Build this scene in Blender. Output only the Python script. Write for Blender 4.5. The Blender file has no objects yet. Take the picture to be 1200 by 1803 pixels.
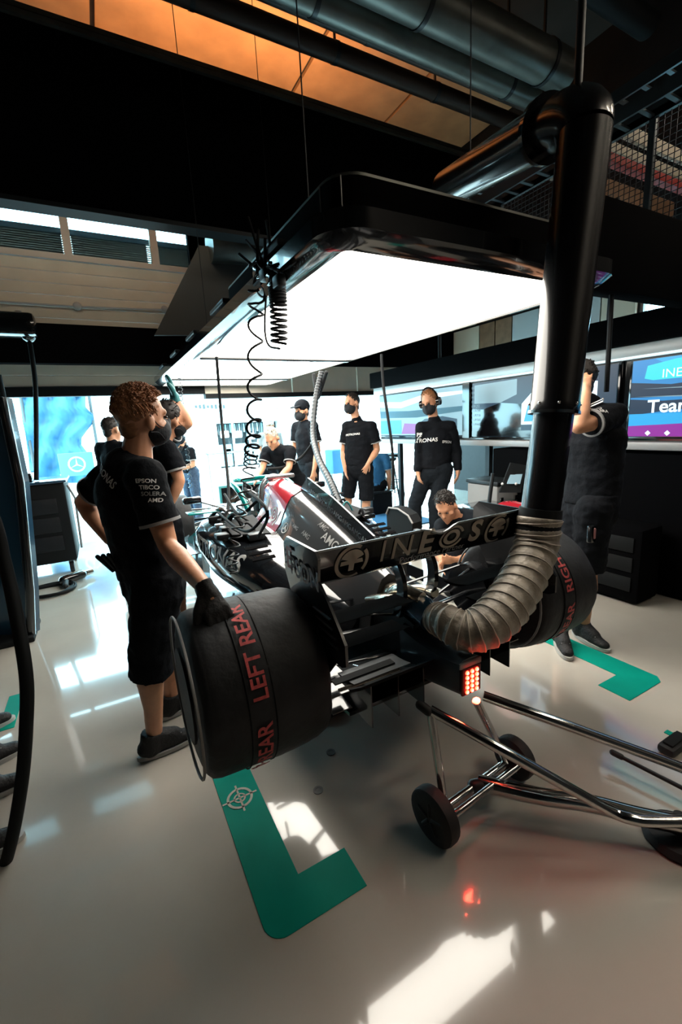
import bpy, bmesh, math, random
from mathutils import Vector, Matrix, noise
from mathutils.bvhtree import BVHTree
random.seed(7)
V = Vector
sc = bpy.context.scene
COL = sc.collection
# ------------------------------------------------------------------ camera, world, lights, exposure
CH = 1.45
FPX = 766.0
CR = V((0.874, -0.483, -0.054)); CU = V((0.144, 0.151, 0.978)); CF = V((0.465, 0.862, -0.202))
CF.normalize(); CR = (CR - CF * CR.dot(CF)).normalized(); CU = CR.cross(CF)
cam = bpy.data.objects.new('camera', bpy.data.cameras.new('camera'))
COL.objects.link(cam); sc.camera = cam
cam.matrix_world = Matrix(((CR.x, CU.x, -CF.x, 0), (CR.y, CU.y, -CF.y, 0), (CR.z, CU.z, -CF.z, CH), (0, 0, 0, 1)))
cam.data.sensor_fit = 'VERTICAL'; cam.data.sensor_height = 36.0
cam.data.lens = FPX / 1803.0 * 36.0
cam.data.clip_start = 0.05; cam.data.clip_end = 300

w = bpy.data.worlds.new('sky'); sc.world = w; w.use_nodes = True
w.node_tree.nodes['Background'].inputs[0].default_value = (0.42, 0.79, 0.93, 1)
w.node_tree.nodes['Background'].inputs[1].default_value = 11.0
sun = bpy.data.objects.new('sun', bpy.data.lights.new('sun', 'SUN')); COL.objects.link(sun)
sun.data.energy = 7.0; sun.data.angle = 0.01; sun.data.color = (1.0, 0.95, 0.88)
sun.rotation_euler = (math.radians(38), math.radians(18), 0)
sc.view_settings.view_transform = 'Standard'; sc.view_settings.look = 'None'
sc.view_settings.exposure = 0.7; sc.view_settings.gamma = 1.0
sc.view_settings.use_curve_mapping = False

# ------------------------------------------------------------------ helpers: points seen by the camera on real planes
def ray(px, py): return CF + CR * ((px - 600) / FPX) + CU * (-(py - 901.5) / FPX)
C0 = V((0, 0, CH))
def PZ(px, py, z): d = ray(px, py); return C0 + d * ((z - CH) / d.z)
def PX(px, py, x): d = ray(px, py); return C0 + d * (x / d.x)
def PY(px, py, y): d = ray(px, py); return C0 + d * (y / d.y)
FH = V((CF.x, CF.y, 0)).normalized()
def PV(px, py, base, off=0.0):      # vertical plane facing the camera through base, moved towards the camera by off
    d = ray(px, py); t = (FH.dot(V((base[0], base[1], 0))) - off) / FH.dot(d); return C0 + d * t

# ------------------------------------------------------------------ materials
MATS = {}
def mat(name, col, rough=0.5, metal=0.0, emit=0.0, ecol=None, noise_amt=0.0, nscale=20.0, bump=0.0, bscale=60.0, coat=0.0, trans=0.0, alpha=1.0, spec=0.5, wave=None):
    m = bpy.data.materials.new(name); m.use_nodes = True
    nt = m.node_tree; b = nt.nodes['Principled BSDF']
    b.inputs['Base Color'].default_value = (*col, 1); b.inputs['Roughness'].default_value = rough
    b.inputs['Metallic'].default_value = metal; b.inputs['Specular IOR Level'].default_value = spec
    b.inputs['Coat Weight'].default_value = coat; b.inputs['Coat Roughness'].default_value = 0.04
    b.inputs['Transmission Weight'].default_value = trans; b.inputs['Alpha'].default_value = alpha
    if emit:
        b.inputs['Emission Color'].default_value = (*(ecol or col), 1); b.inputs['Emission Strength'].default_value = emit
    tc = nt.nodes.new('ShaderNodeTexCoord')
    if noise_amt:
        n = nt.nodes.new('ShaderNodeTexNoise'); n.inputs['Scale'].default_value = nscale; n.inputs['Detail'].default_value = 5
        nt.links.new(tc.outputs['Object'], n.inputs['Vector'])
        r = nt.nodes.new('ShaderNodeMapRange'); r.inputs['From Min'].default_value = 0.3; r.inputs['From Max'].default_value = 0.7
        r.inputs['To Min'].default_value = 1 - noise_amt; r.inputs['To Max'].default_value = 1 + noise_amt
        nt.links.new(n.outputs['Fac'], r.inputs['Value'])
        mx = nt.nodes.new('ShaderNodeMix'); mx.data_type = 'RGBA'; mx.blend_type = 'MULTIPLY'; mx.inputs[0].default_value = 1
        mx.inputs[6].default_value = (*col, 1); nt.links.new(r.outputs['Result'], mx.inputs[7])
        nt.links.new(mx.outputs[2], b.inputs['Base Color'])
    if bump:
        n2 = nt.nodes.new('ShaderNodeTexNoise'); n2.inputs['Scale'].default_value = bscale; n2.inputs['Detail'].default_value = 4
        nt.links.new(tc.outputs['Object'], n2.inputs['Vector'])
        bp = nt.nodes.new('ShaderNodeBump'); bp.inputs['Strength'].default_value = bump; bp.inputs['Distance'].default_value = 0.02
        nt.links.new(n2.outputs['Fac'], bp.inputs['Height']); nt.links.new(bp.outputs['Normal'], b.inputs['Normal'])
    MATS[name] = m
    return m
mat('floor', (0.50, 0.468, 0.41), 0.12, noise_amt=0.10, nscale=1.6, bump=0.010, bscale=7, coat=1.0)
mat('concrete', (0.62, 0.62, 0.60), 0.9, noise_amt=0.1, nscale=2)
mat('black_gloss', (0.006, 0.007, 0.008), 0.12, coat=0.6)
mat('black_pipe', (0.005, 0.005, 0.006), 0.25, coat=0.4)
mat('black_matte', (0.006, 0.007, 0.008), 0.7, spec=0.2)
mat('black_wall', (0.008, 0.009, 0.011), 0.45, noise_amt=0.2, spec=0.3)
mat('dark_metal', (0.03, 0.033, 0.036), 0.4, metal=0.6)
mat('void', (0.002, 0.002, 0.0025), 0.95, spec=0.05)
mat('black_cloth', (0.0042, 0.0052, 0.0075), 0.9, bump=0.25, bscale=40, spec=0.15)
mat('dark_cloth', (0.008, 0.011, 0.015), 0.9, bump=0.25, bscale=40, spec=0.15)
mat('jeans', (0.03, 0.055, 0.10), 0.85, noise_amt=0.3, nscale=40, bump=0.2)
mat('blue_cloth', (0.02, 0.12, 0.25), 0.85, bump=0.2)
mat('skin', (0.60, 0.29, 0.165), 0.5, noise_amt=0.08, nscale=25, bump=0.03, bscale=120)
mat('hair_blond', (0.30, 0.125, 0.05), 0.55, noise_amt=0.35, nscale=70)
mat('hair_dark', (0.016, 0.012, 0.010), 0.6, noise_amt=0.3, nscale=60)
mat('hair_grey', (0.42, 0.38, 0.33), 0.6, noise_amt=0.3, nscale=60)
mat('mask_cloth', (0.010, 0.012, 0.016), 0.8, bump=0.15, bscale=80)
mat('glove_black', (0.012, 0.012, 0.013), 0.75, bump=0.2, bscale=90)
mat('glove_grey', (0.10, 0.10, 0.105), 0.7, bump=0.2, bscale=90)
mat('glove_teal', (0.03, 0.20, 0.21), 0.5)
mat('shoe', (0.005, 0.005, 0.006), 0.7, bump=0.3, bscale=80)
mat('sole', (0.42, 0.42, 0.40), 0.7)
mat('eye', (0.02, 0.015, 0.012), 0.2)
mat('white_print', (0.68, 0.68, 0.66), 0.6)
mat('grey_print', (0.30, 0.30, 0.30), 0.6)
mat('cream_print', (0.46, 0.40, 0.33), 0.5)
mat('red_print', (0.50, 0.07, 0.07), 0.7, noise_amt=0.3, nscale=60)
mat('pink_print', (0.38, 0.16, 0.16), 0.5)
mat('blanket', (0.014, 0.015, 0.017), 0.62, noise_amt=0.3, nscale=9, bump=0.22, bscale=14, spec=0.35)
mat('rubber', (0.012, 0.012, 0.013), 0.65, bump=0.1, bscale=50)
mat('carbon', (0.008, 0.009, 0.011), 0.2, coat=0.7, noise_amt=0.3, nscale=120)
mat('car_paint', (0.010, 0.012, 0.015), 0.17, coat=1.0)
mat('car_grey', (0.09, 0.095, 0.10), 0.2, metal=0.3, coat=1.0)
mat('car_red', (0.42, 0.006, 0.018), 0.2, coat=1.0)
mat('car_teal', (0.0, 0.22, 0.21), 0.25, coat=0.8)
mat('car_silver', (0.45, 0.47, 0.48), 0.22, metal=0.8)
mat('bare_metal', (0.62, 0.55, 0.45), 0.25, metal=1.0, noise_amt=0.2, nscale=10)
mat('chrome', (0.58, 0.57, 0.55), 0.13, metal=1.0)
mat('hose_fabric', (0.27, 0.235, 0.19), 0.5, metal=0.25, noise_amt=0.3, nscale=14, bump=0.35, bscale=26)
mat('tape_teal', (0.0, 0.27, 0.20), 0.55, noise_amt=0.08, nscale=6, spec=0.12)
mat('tape_white', (0.42, 0.48, 0.40), 0.4)
mat('door_panel', (0.60, 0.53, 0.43), 0.5, noise_amt=0.08, nscale=3, bump=0.05, bscale=15)
mat('door_frame', (0.45, 0.39, 0.33), 0.4)
mat('glass', (0.75, 0.85, 0.88), 0.05, trans=1.0)
mat('net', (0.30, 0.28, 0.25), 0.8)
mat('ceiling_warm', (0.50, 0.27, 0.13), 0.6, noise_amt=0.15, nscale=3)
mat('sheet_grey', (0.10, 0.10, 0.095), 0.6)
mat('crash_paint', (0.020, 0.024, 0.030), 0.35, coat=0.3)
mat('ceiling_dark', (0.035, 0.033, 0.030), 0.6, noise_amt=0.3, nscale=2)
mat('duct_metal', (0.15, 0.155, 0.14), 0.42, metal=0.75, noise_amt=0.25, nscale=3)
mat('pipe_brown', (0.035, 0.018, 0.012), 0.5)
mat('red_beam', (0.28, 0.02, 0.015), 0.6)
mat('louvre', (0.62, 0.55, 0.43), 0.6)
mat('steel_blue', (0.05, 0.065, 0.075), 0.35, metal=0.7)
mat('white_frame', (0.55, 0.57, 0.57), 0.35, metal=0.2)
mat('grey_frame', (0.34, 0.34, 0.34), 0.45, metal=0.2)
mat('panel_light', (1, 0.98, 0.93), 0.5, emit=6.5, ecol=(1.0, 0.94, 0.84))
mat('strip_light', (0.8, 0.9, 0.9), 0.5, emit=0.55, ecol=(0.75, 0.92, 0.95))
mat('led', (1.0, 0.3, 0.15), 0.4, emit=22.0, ecol=(1.0, 0.018, 0.008))
mat('led_core', (1.0, 0.6, 0.4), 0.4, emit=5.0, ecol=(1.0, 0.55, 0.3))
mat('led_board', (0.10, 0.008, 0.008), 0.4)
mat('screen_dark', (0.01, 0.014, 0.018), 0.1, emit=0.05, ecol=(0.15, 0.35, 0.5), coat=0.5)
mat('screen_black', (0.004, 0.004, 0.005), 0.1, coat=0.5)
mat('scr_blue', (0.02, 0.1, 0.2), 0.3, emit=0.55, ecol=(0.01, 0.24, 0.62))
mat('scr_sky', (0.02, 0.1, 0.2), 0.3, emit=0.6, ecol=(0.02, 0.40, 0.80))
mat('scr_teal', (0.02, 0.2, 0.2), 0.3, emit=0.7, ecol=(0.02, 0.62, 0.68))
mat('scr_navy', (0.01, 0.02, 0.03), 0.3, emit=0.3, ecol=(0.01, 0.045, 0.12))
mat('scr_purple', (0.1, 0.02, 0.1), 0.3, emit=0.5, ecol=(0.30, 0.02, 0.38))
mat('scr_white', (0.5, 0.6, 0.7), 0.3, emit=0.7, ecol=(0.65, 0.80, 0.90))
mat('scr_grey', (0.2, 0.3, 0.35), 0.3, emit=0.35, ecol=(0.22, 0.36, 0.42))
mat('outside_white', (0.78, 0.78, 0.76), 0.8)
mat('outside_blue', (0.015, 0.10, 0.20), 0.7, noise_amt=0.15, nscale=4)
mat('outside_pale', (0.09, 0.22, 0.30), 0.7)
mat('outside_seat', (0.10, 0.30, 0.48), 0.7)
mat('outside_glass', (0.16, 0.26, 0.30), 0.2)
mat('outside_dark', (0.03, 0.045, 0.05), 0.6)
mat('outside_grey', (0.30, 0.36, 0.38), 0.7)
mat('plastic_blue', (0.015, 0.05, 0.09), 0.2, coat=0.6)
mat('red_panel', (0.38, 0.01, 0.02), 0.25, coat=0.8)
mat('crate_grey', (0.22, 0.215, 0.21), 0.6)
mat('lamp_warm', (1, 0.7, 0.4), 0.5, emit=4.0, ecol=(1.0, 0.5, 0.2))
mat('wood_brown', (0.20, 0.11, 0.06), 0.6, noise_amt=0.2, nscale=8)
mat('fill', (1, .95, .85), 0.5, emit=3.4, ecol=(1.0, 0.85, 0.64))  # glow of the fill light added for the door
mat('batten', (1, .95, .85), 0.5, emit=26.0, ecol=(1.0, 0.86, 0.68))

# ------------------------------------------------------------------ mesh builder
def frame(d, hint=None):
    d = d.normalized(); h = hint or (V((0, 0, 1)) if abs(d.z) < 0.9 else V((1, 0, 0)))
    s = h - d * h.dot(d)
    if s.length < 1e-5: h = V((0, 1, 0)); s = h - d * h.dot(d)
    s.normalize(); return s, d.cross(s)
class MB:
    def __init__(s): s.v = []; s.f = []
    def add(s, vs, fs):
        o = len(s.v); s.v += [tuple(x) for x in vs]; s.f += [tuple(i + o for i in f) for f in fs]
        return s
    def rings(s, rings, cap0=True, cap1=True, closed=True):
        n = len(rings[0]); vs = [p for r in rings for p in r]; fs = []
        for i in range(len(rings) - 1):
            for k in range(n if closed else n - 1):
                k2 = (k + 1) % n; fs.append((i * n + k, i * n + k2, (i + 1) * n + k2, (i + 1) * n + k))
        if cap0 and closed: fs.append(tuple(reversed(range(n))))
        if cap1 and closed: fs.append(tuple((len(rings) - 1) * n + k for k in range(n)))
        return s.add(vs, fs)
    def capsule(s, a, b, r0, r1=None, side=None, flat=1.0, n=12, round0=True, round1=True):
        r1 = r0 if r1 is None else r1; d = b - a
        if d.length < 1e-6: d = V((0, 0, 1e-4))
        u, v2 = frame(d, side); dn = d.normalized(); rs = []
        if round0:
            for t in (-80, -50, -22): rs.append((a + dn * r0 * flat ** .5 * math.sin(math.radians(t)), r0 * math.cos(math.radians(t))))
        rs.append((a, r0)); rs.append((a.lerp(b, .5), (r0 + r1) / 2)); rs.append((b, r1))
        if round1:
            for t in (22, 50, 80): rs.append((b + dn * r1 * flat ** .5 * math.sin(math.radians(t)), r1 * math.cos(math.radians(t))))
        R = [[c + u * (r * math.cos(6.28318 * k / n)) + v2 * (r * flat * math.sin(6.28318 * k / n)) for k in range(n)] for c, r in rs]
        return s.rings(R)
    def ell(s, c, ax, n=16, m=10):
        R = []
        for i in range(m):
            t = -math.pi / 2 + math.pi * (i + .5) / m
            R.append([c + ax[2] * math.sin(t) + (ax[0] * math.cos(6.28318 * k / n) + ax[1] * math.sin(6.28318 * k / n)) * math.cos(t) for k in range(n)])
        return s.rings(R)
    def tube(s, pts, r, n=10, cap=True, closed=False):
        pts = [V(p) for p in pts]; R = []; prev = None
        for i, p in enumerate(pts):
            a = pts[max(i - 1, 0)]; b = pts[min(i + 1, len(pts) - 1)]
            if closed: a = pts[i - 1]; b = pts[(i + 1) % len(pts)]
            d = (b - a).normalized()
            if prev is None: u, v2 = frame(d)
            else:
                u = prev - d * prev.dot(d)
                u = u.normalized() if u.length > 1e-6 else frame(d)[0]
                v2 = d.cross(u)
            prev = u; rr = r(i / max(1, len(pts) - 1)) if callable(r) else r
            R.append([p + (u * math.cos(6.28318 * k / n) + v2 * math.sin(6.28318 * k / n)) * rr for k in range(n)])
        if closed: R.append(R[0]); cap = False
        return s.rings(R, cap, cap)
    def box(s, c, size, ax=None, bev=0.0):
        c = V(c); X, Y, Z = ax or (V((1, 0, 0)), V((0, 1, 0)), V((0, 0, 1)))
        h = [q / 2 for q in size]; b = min(bev, min(h) * .9)
        if b <= 0:
            vs = [c + X * (h[0] * i) + Y * (h[1] * j) + Z * (h[2] * k) for i in (-1, 1) for j in (-1, 1) for k in (-1, 1)]
            return s.add(vs, [(0, 1, 3, 2), (4, 6, 7, 5), (0, 4, 5, 1), (2, 3, 7, 6), (0, 2, 6, 4), (1, 5, 7, 3)])
        bm = bmesh.new(); bmesh.ops.create_cube(bm, size=1)
        for v in bm.verts: v.co = V((v.co.x * size[0], v.co.y * size[1], v.co.z * size[2]))
        bmesh.ops.bevel(bm, geom=bm.edges[:], offset=b, segments=2, affect='EDGES', profile=0.5)
        bm.verts.index_update()
        vs = [c + X * v.co.x + Y * v.co.y + Z * v.co.z for v in bm.verts]; fs = [[v.index for v in f.verts] for f in bm.faces]; bm.free()
        return s.add(vs, fs)
    def prism(s, pts, d):           # closed outline extruded by vector d
        pts = [V(p) for p in pts]; d = V(d); n = len(pts)
        return s.rings([pts, [p + d for p in pts]])
    def lathe(s, c, axis, prof, n=32, hint=None):   # prof: (along axis, radius)
        u, v2 = frame(axis, hint); a = axis.normalized()
        R = [[c + a * h + (u * math.cos(6.28318 * k / n) + v2 * math.sin(6.28318 * k / n)) * r for k in range(n)] for h, r in prof]
        return s.rings(R)
    def mesh(s, org=V((0, 0, 0))):
        m = bpy.data.meshes.new('m'); m.from_pydata([(x - org.x, y - org.y, z - org.z) for x, y, z in s.v], [], s.f); m.update()
        return m
ORG = {}
def link(name, me, material, parent=None, org=None, smooth=40, fix=True):
    o = bpy.data.objects.new(name, me); COL.objects.link(o); me.name = name
    if fix:
        bm = bmesh.new(); bm.from_mesh(me); bmesh.ops.recalc_face_normals(bm, faces=bm.faces); bm.to_mesh(me); bm.free()
    me.materials.clear(); me.materials.append(MATS[material])
    if smooth:
        me.shade_smooth()
        if smooth < 180: me.set_sharp_from_angle(angle=math.radians(smooth))
    if parent: o.parent = parent; ORG[o.name] = ORG[parent.name]
    else: o.location = org or V((0, 0, 0)); ORG[o.name] = org or V((0, 0, 0))
    return o
def build(mb, name, material, parent=None, smooth=40):
    if parent is not None: org = ORG[parent.name]
    else:
        xs = [v[0] for v in mb.v]; ys = [v[1] for v in mb.v]; zs = [v[2] for v in mb.v]
        org = V(((min(xs) + max(xs)) / 2, (min(ys) + max(ys)) / 2, min(zs)))
    return link(name, mb.mesh(org), material, parent, org, smooth)
def tag(o, label, cat, group=None):
    o['label'] = label; o['category'] = cat
    if group: o['group'] = group
    return o
def thing(name, label, cat, loc, group=None):
    o = bpy.data.objects.new(name, None); COL.objects.link(o); o.location = V(loc); o.empty_display_size = 0.1
    ORG[o.name] = V(loc); return tag(o, label, cat, group)
def struct(mb, name, material, parent=None, smooth=0, label=None):
    o = build(mb, name, material, parent, smooth)
    if not parent: o['kind'] = 'structure'
    if label: o['label'] = label
    return o
def remeshed(mb, name, material, parent, voxel, smooth_it=4, disp=0.0, dscale=0.12, seed=0):
    org = ORG[parent.name]; me = mb.mesh(org)
    o = bpy.data.objects.new('tmp', me); COL.objects.link(o)
    r = o.modifiers.new('r', 'REMESH'); r.mode = 'VOXEL'; r.voxel_size = voxel
    s = o.modifiers.new('s', 'SMOOTH'); s.iterations = smooth_it; s.factor = 0.5
    dg = bpy.context.evaluated_depsgraph_get(); dg.update()
    m2 = bpy.data.meshes.new_from_object(o.evaluated_get(dg)); bpy.data.objects.remove(o); bpy.data.meshes.remove(me)
    if disp:
        m2.update()
        nor = [V(v.normal) for v in m2.vertices]
        for v, nn in zip(m2.vertices, nor):
            q = v.co / dscale + V((seed * 7.1, seed, 0)); q.z *= 1.5
            v.co = v.co + nn * (disp * (noise.noise(q) + 0.5 * noise.noise(q * 2.3)))
        m2.update()
    return link(name, m2, material, parent, smooth=180, fix=False)
# lettering: flat text as filled mesh, optionally laid onto a surface
_txt = {}
def text_mesh(body, bold=0.0):
    k = (body, bold)
    if k not in _txt:
        cu = bpy.data.curves.new('t', 'FONT'); cu.body = body; cu.size = 1; cu.align_x = 'CENTER'; cu.align_y = 'CENTER'; cu.offset = bold; cu.resolution_u = 4
        o = bpy.data.objects.new('t', cu); COL.objects.link(o)
        dg = bpy.context.evaluated_depsgraph_get(); dg.update()
        me = bpy.data.meshes.new_from_object(o.evaluated_get(dg))
        _txt[k] = ([v.co.copy() for v in me.vertices], [tuple(p.vertices) for p in me.polygons])
        bpy.data.objects.remove(o)
    return _txt[k]
def flat_poly(pts): return ([V((x, y, 0)) for x, y in pts], [tuple(range(len(pts)))])
def ring2d(r0, r1, a0=0, a1=360, n=32, cx=0, cy=0):
    vs = []; fs = []
    for i in range(n + 1):
        t = math.radians(a0 + (a1 - a0) * i / n)
        vs += [V((cx + r0 * math.cos(t), cy + r0 * math.sin(t), 0)), V((cx + r1 * math.cos(t), cy + r1 * math.sin(t), 0))]
    for i in range(n): fs.append((2 * i, 2 * i + 1, 2 * i + 3, 2 * i + 2))
    return vs, fs
def decal(geo, name, material, parent, c, right, up, size, target=None, off=0.003, sx=1.0, cut=0.0, thick=0.0):
    """lay 2D geometry at c with axes right/up; target = mesh object to drape it on"""
    bm = bmesh.new()
    if not isinstance(geo, list): geo = [geo]
    for vs, fs in geo:
        bv = [bm.verts.new(v) for v in vs]
        for f in fs:
            try: bm.faces.new([bv[i] for i in f])
            except ValueError: pass
    if cut:
        x0 = min(v.co.x for v in bm.verts); x1 = max(v.co.x for v in bm.verts); y0 = min(v.co.y for v in bm.verts); y1 = max(v.co.y for v in bm.verts)
        for ax, a, b in ((0, x0, x1), (1, y0, y1)):
            t = a + cut
            while t < b:
                no = (1, 0, 0) if ax == 0 else (0, 1, 0); co = (t, 0, 0) if ax == 0 else (0, t, 0)
                bmesh.ops.bisect_plane(bm, geom=bm.verts[:] + bm.edges[:] + bm.faces[:], plane_co=co, plane_no=no); t += cut
    right = V(right).normalized(); up = V(up); up = (up - right * up.dot(right)).normalized(); nrm = right.cross(up)
    org = ORG[parent.name]; bvh = None
    if target is not None:
        bvh = BVHTree.FromPolygons([v.co + ORG[target.name] for v in target.data.vertices], [tuple(p.vertices) for p in target.data.polygons])
    for v in bm.verts:
        p = c + right * (v.co.x * size * sx) + up * (v.co.y * size)
        if bvh:
            h = bvh.ray_cast(p + nrm * 0.25, -nrm, 1.2)
            if h[0] is not None:
                p = h[0] + nrm * off
        else: p = p + nrm * off
        v.co = p - org
    me = bpy.data.meshes.new(name); bm.to_mesh(me); bm.free()
    return link(name, me, material, parent, smooth=0, fix=False)
def spline(pts, n=8):      # Catmull-Rom
    pts = [V(p) for p in pts]; out = []
    P = [pts[0] * 2 - pts[1]] + pts + [pts[-1] * 2 - pts[-2]]
    for i in range(1, len(P) - 2):
        for k in range(n):
            t = k / n; a, b, c, d = P[i - 1], P[i], P[i + 1], P[i + 2]
            out.append(0.5 * ((2 * b) + (c - a) * t + (2 * a - 5 * b + 4 * c - d) * t * t + (3 * b - a - 3 * c + d) * t ** 3))
    out.append(pts[-1]); return out
def coil(pts, radius, turns, n=14):
    path = spline(pts, 12); L = len(path); out = []; prev = None
    tot = int(turns * n)
    for i in range(tot + 1):
        f = i / tot * (L - 1); k = min(int(f), L - 2); p = path[k].lerp(path[k + 1], f - k)
        d = (path[k + 1] - path[k]).normalized()
        if prev is None: prev = frame(d)[0]
        u = (prev - d * prev.dot(d)).normalized(); prev = u; v2 = d.cross(u); a = 6.28318 * i / n
        rr = radius(i / tot) if callable(radius) else radius
        out.append(p + (u * math.cos(a) + v2 * math.sin(a)) * rr)
    return out
ZV = V((0, 0, 1)); XV = V((1, 0, 0)); YV = V((0, 1, 0))
#SECTION structure
# ------------------------------------------------------------------ setting
def slab(name, m, a, b, parent=None, label=None, bev=0):
    a = V(a); b = V(b); return struct(MB().box((a + b) / 2, [abs(b[i] - a[i]) for i in range(3)], bev=bev), name, m, parent, label=label)
XL, XR, YB, YF, ZC = -2.2, 6.2, -2.6, 6.6, 6.0
def zf(z): return round(1.45 + (z - 1.45) * .825, 4)
fl = slab('floor', 'floor', (XL, YB, -0.12), (XR, YF + 0.3, 0))
slab('pit_lane', 'concrete', (-30, YF + 0.3, -0.14), (40, 60, -0.015))
slab('wall_left', 'black_wall', (XL - 0.15, YB, 0), (XL, YF, ZC))
slab('wall_back', 'black_wall', (XL - 0.15, YB - 0.15, 0), (XR + 0.15, YB, ZC))
# right wall with a high window band
wr = slab('wall_right', 'black_wall', (XR, YB, 0), (XR + 0.15, YF, 2.42))
slab('wall_section', 'black_wall', (XR, YB, 2.74), (XR + 0.15, YF, ZC), wr)
slab('wall_section', 'black_wall', (XR, YB, 2.42), (XR + 0.15, 2.35, 2.74), wr)
slab('wall_section', 'black_wall', (XR, 3.3, 2.42), (XR + 0.15, YF, 2.74), wr)
for k, y in enumerate((2.35, 2.83)):
    wn = slab('window_%d' % (5 + k), 'glass', (XR + 0.06, y + 0.03, 2.44), (XR + 0.08, y + 0.43, 2.72))
    slab('window_frame', 'grey_frame', (XR + 0.02, y + 0.43, 2.42), (XR + 0.12, y + 0.48, 2.74), wn)
slab('sky_blocker', 'outside_grey', (XL, YF + 0.12, 4.45), (XR, YF + 1.05, 4.55))  # added slab, blocks steep sky so the windows don't mirror in the floor
# lining boards on the right wall: pale, brown and white panels seen over the screens
for y0, y1, m in ((3.32, 3.75, 'louvre'), (3.77, 4.2, 'white_frame'), (4.22, 4.7, 'grey_frame'), (4.72, 5.2, 'white_frame'), (5.22, 5.55, 'wood_brown'), (5.57, 5.9, 'wood_brown'), (5.92, 6.55, 'louvre')):
    slab('panel', m, (XR - 0.05, y0, 1.9), (XR, y1, 2.98), wr)
# ceiling: dark slab, warm panels in front of the bulkhead
ce = slab('ceiling', 'ceiling_dark', (XL - 0.15, YB - 0.15, ZC), (XR + 0.15, YF + 0.15, ZC + 0.15))
xs = [-2.2, -0.9, 0.62, 3.05, 4.6, 6.2]
for a, b in zip(xs[:-1], xs[1:]):
    slab('panel', 'ceiling_warm', (a + 0.025, 5.1, ZC - 0.05), (b - 0.025, YF, ZC), ce)
for a in range(6):
    slab('panel', 'ceiling_dark', (XL + a * 1.4 + 0.02, -2.5, ZC - 0.04), (XL + a * 1.4 + 1.38, 3.2, ZC), ce)
# black bulkhead hanging across the bay, with metal rails on its top edge
bh = slab('wall_bulkhead', 'void', (XL, 5.0, 3.5), (5.25, 5.14, 4.86))
for z0, z1, y0 in ((4.86, 4.90, 4.96), (4.92, 4.96, 4.98)):
    slab('rail', 'duct_metal', (XL, y0, z0), (5.25, 5.16, z1), bh)
slab('rail', 'dark_metal', (XL, 4.97, 3.46), (5.25, 5.17, 3.5), bh)
# front wall: header over the opening, door with slats and windows on the left
fw = slab('wall_front', 'void', (1.45, YF, zf(2.55)), (XR, YF + 0.12, ZC))
slab('wall_section', 'ceiling_warm', (XL, YF, zf(4.75)), (1.45, YF + 0.12, ZC), fw)
for a, b in ((1.45, 2.8), (2.82, 4.0), (4.02, 6.2)):
    slab('panel', 'door_panel', (a, YF, zf(2.06)), (b, YF + 0.1, zf(2.54)), fw)
slab('lintel', 'black_matte', (1.45, YF - 0.02, zf(1.98)), (XR, YF + 0.12, zf(2.06)), fw)
dr = slab('door_1', 'black_matte', (XL, YF - 0.01, zf(2.06)), (1.45, YF + 0.1, zf(2.2)))
for i in range(2): slab('slat', 'door_panel', (XL, YF, zf(2.205 + i * 0.16)), (1.45, YF + 0.08, zf(2.36 + i * 0.16)), dr, bev=0.006)
for i in range(6): slab('slat', 'door_panel', (XL, YF, zf(3.02 + i * 0.16)), (1.45, YF + 0.08, zf(3.172 + i * 0.16)), dr, bev=0.006)
slab('frame_rail', 'door_frame', (XL, YF - 0.03, zf(3.98)), (1.45, YF + 0.08, zf(4.06)), dr)
slab('frame_rail', 'steel_blue', (XL, YF - 0.03, zf(4.68)), (1.45, YF + 0.08, zf(4.78)), dr)
mx = [PY(115, 412, YF).x, PY(270, 430, YF).x]; step = mx[1] - mx[0]
edges = [mx[0] - step * 2, mx[0] - step, mx[0], mx[1], mx[1] + step]
for k, x in enumerate(edges): slab('mullion', 'door_frame', (x - 0.045, YF - 0.03, zf(4.06)), (x + 0.045, YF + 0.08, zf(4.68)), dr)
slab('wall_section', 'door_frame', (edges[-1] + 0.045, YF, zf(4.06)), (1.45, YF + 0.08, zf(4.75)), fw)
n = 0
for a, b in zip(edges[:-1], edges[1:]):
    n += 1
    wn = slab('window_%d' % n, 'glass', (a + 0.045, YF + 0.03, zf(4.06)), (b - 0.045, YF + 0.036, zf(4.68)))
    mb = MB()
    for i in range(28): mb.box((a + 0.07 + i * (b - a - 0.14) / 27, YF + 0.3, 3.74), (0.034, 0.004, 0.42))
    for i in range(16): mb.box(((a + b) / 2, YF + 0.3, 3.54 + i * 0.026), (b - a, 0.004, 0.020))
    o = build(mb, 'netting', 'net', wn, 0); o['kind'] = 'stuff'
    slab('blind_bar', 'steel_blue', (a, YF + 0.26, 3.93), (b, YF + 0.32, 3.99), wn)
# black beam carrying the door motor
bm_ = slab('trim_1', 'void', (XL, 6.36, zf(2.5)), (1.35, 6.52, zf(3.04)))
mb = MB().tube([PY(0, 531, 6.57), PY(135, 540, 6.57), PY(300, 546, 6.57)], 0.012)
for px in (136, 290): mb.ell(PY(px, 539 if px < 200 else 545, 6.57), (XV * .05, YV * .03, ZV * .05))
tag(build(mb, 'cable_run', 'grey_frame'), 'thin grey cable with round fixings along the beige door slats', 'cable')
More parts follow.
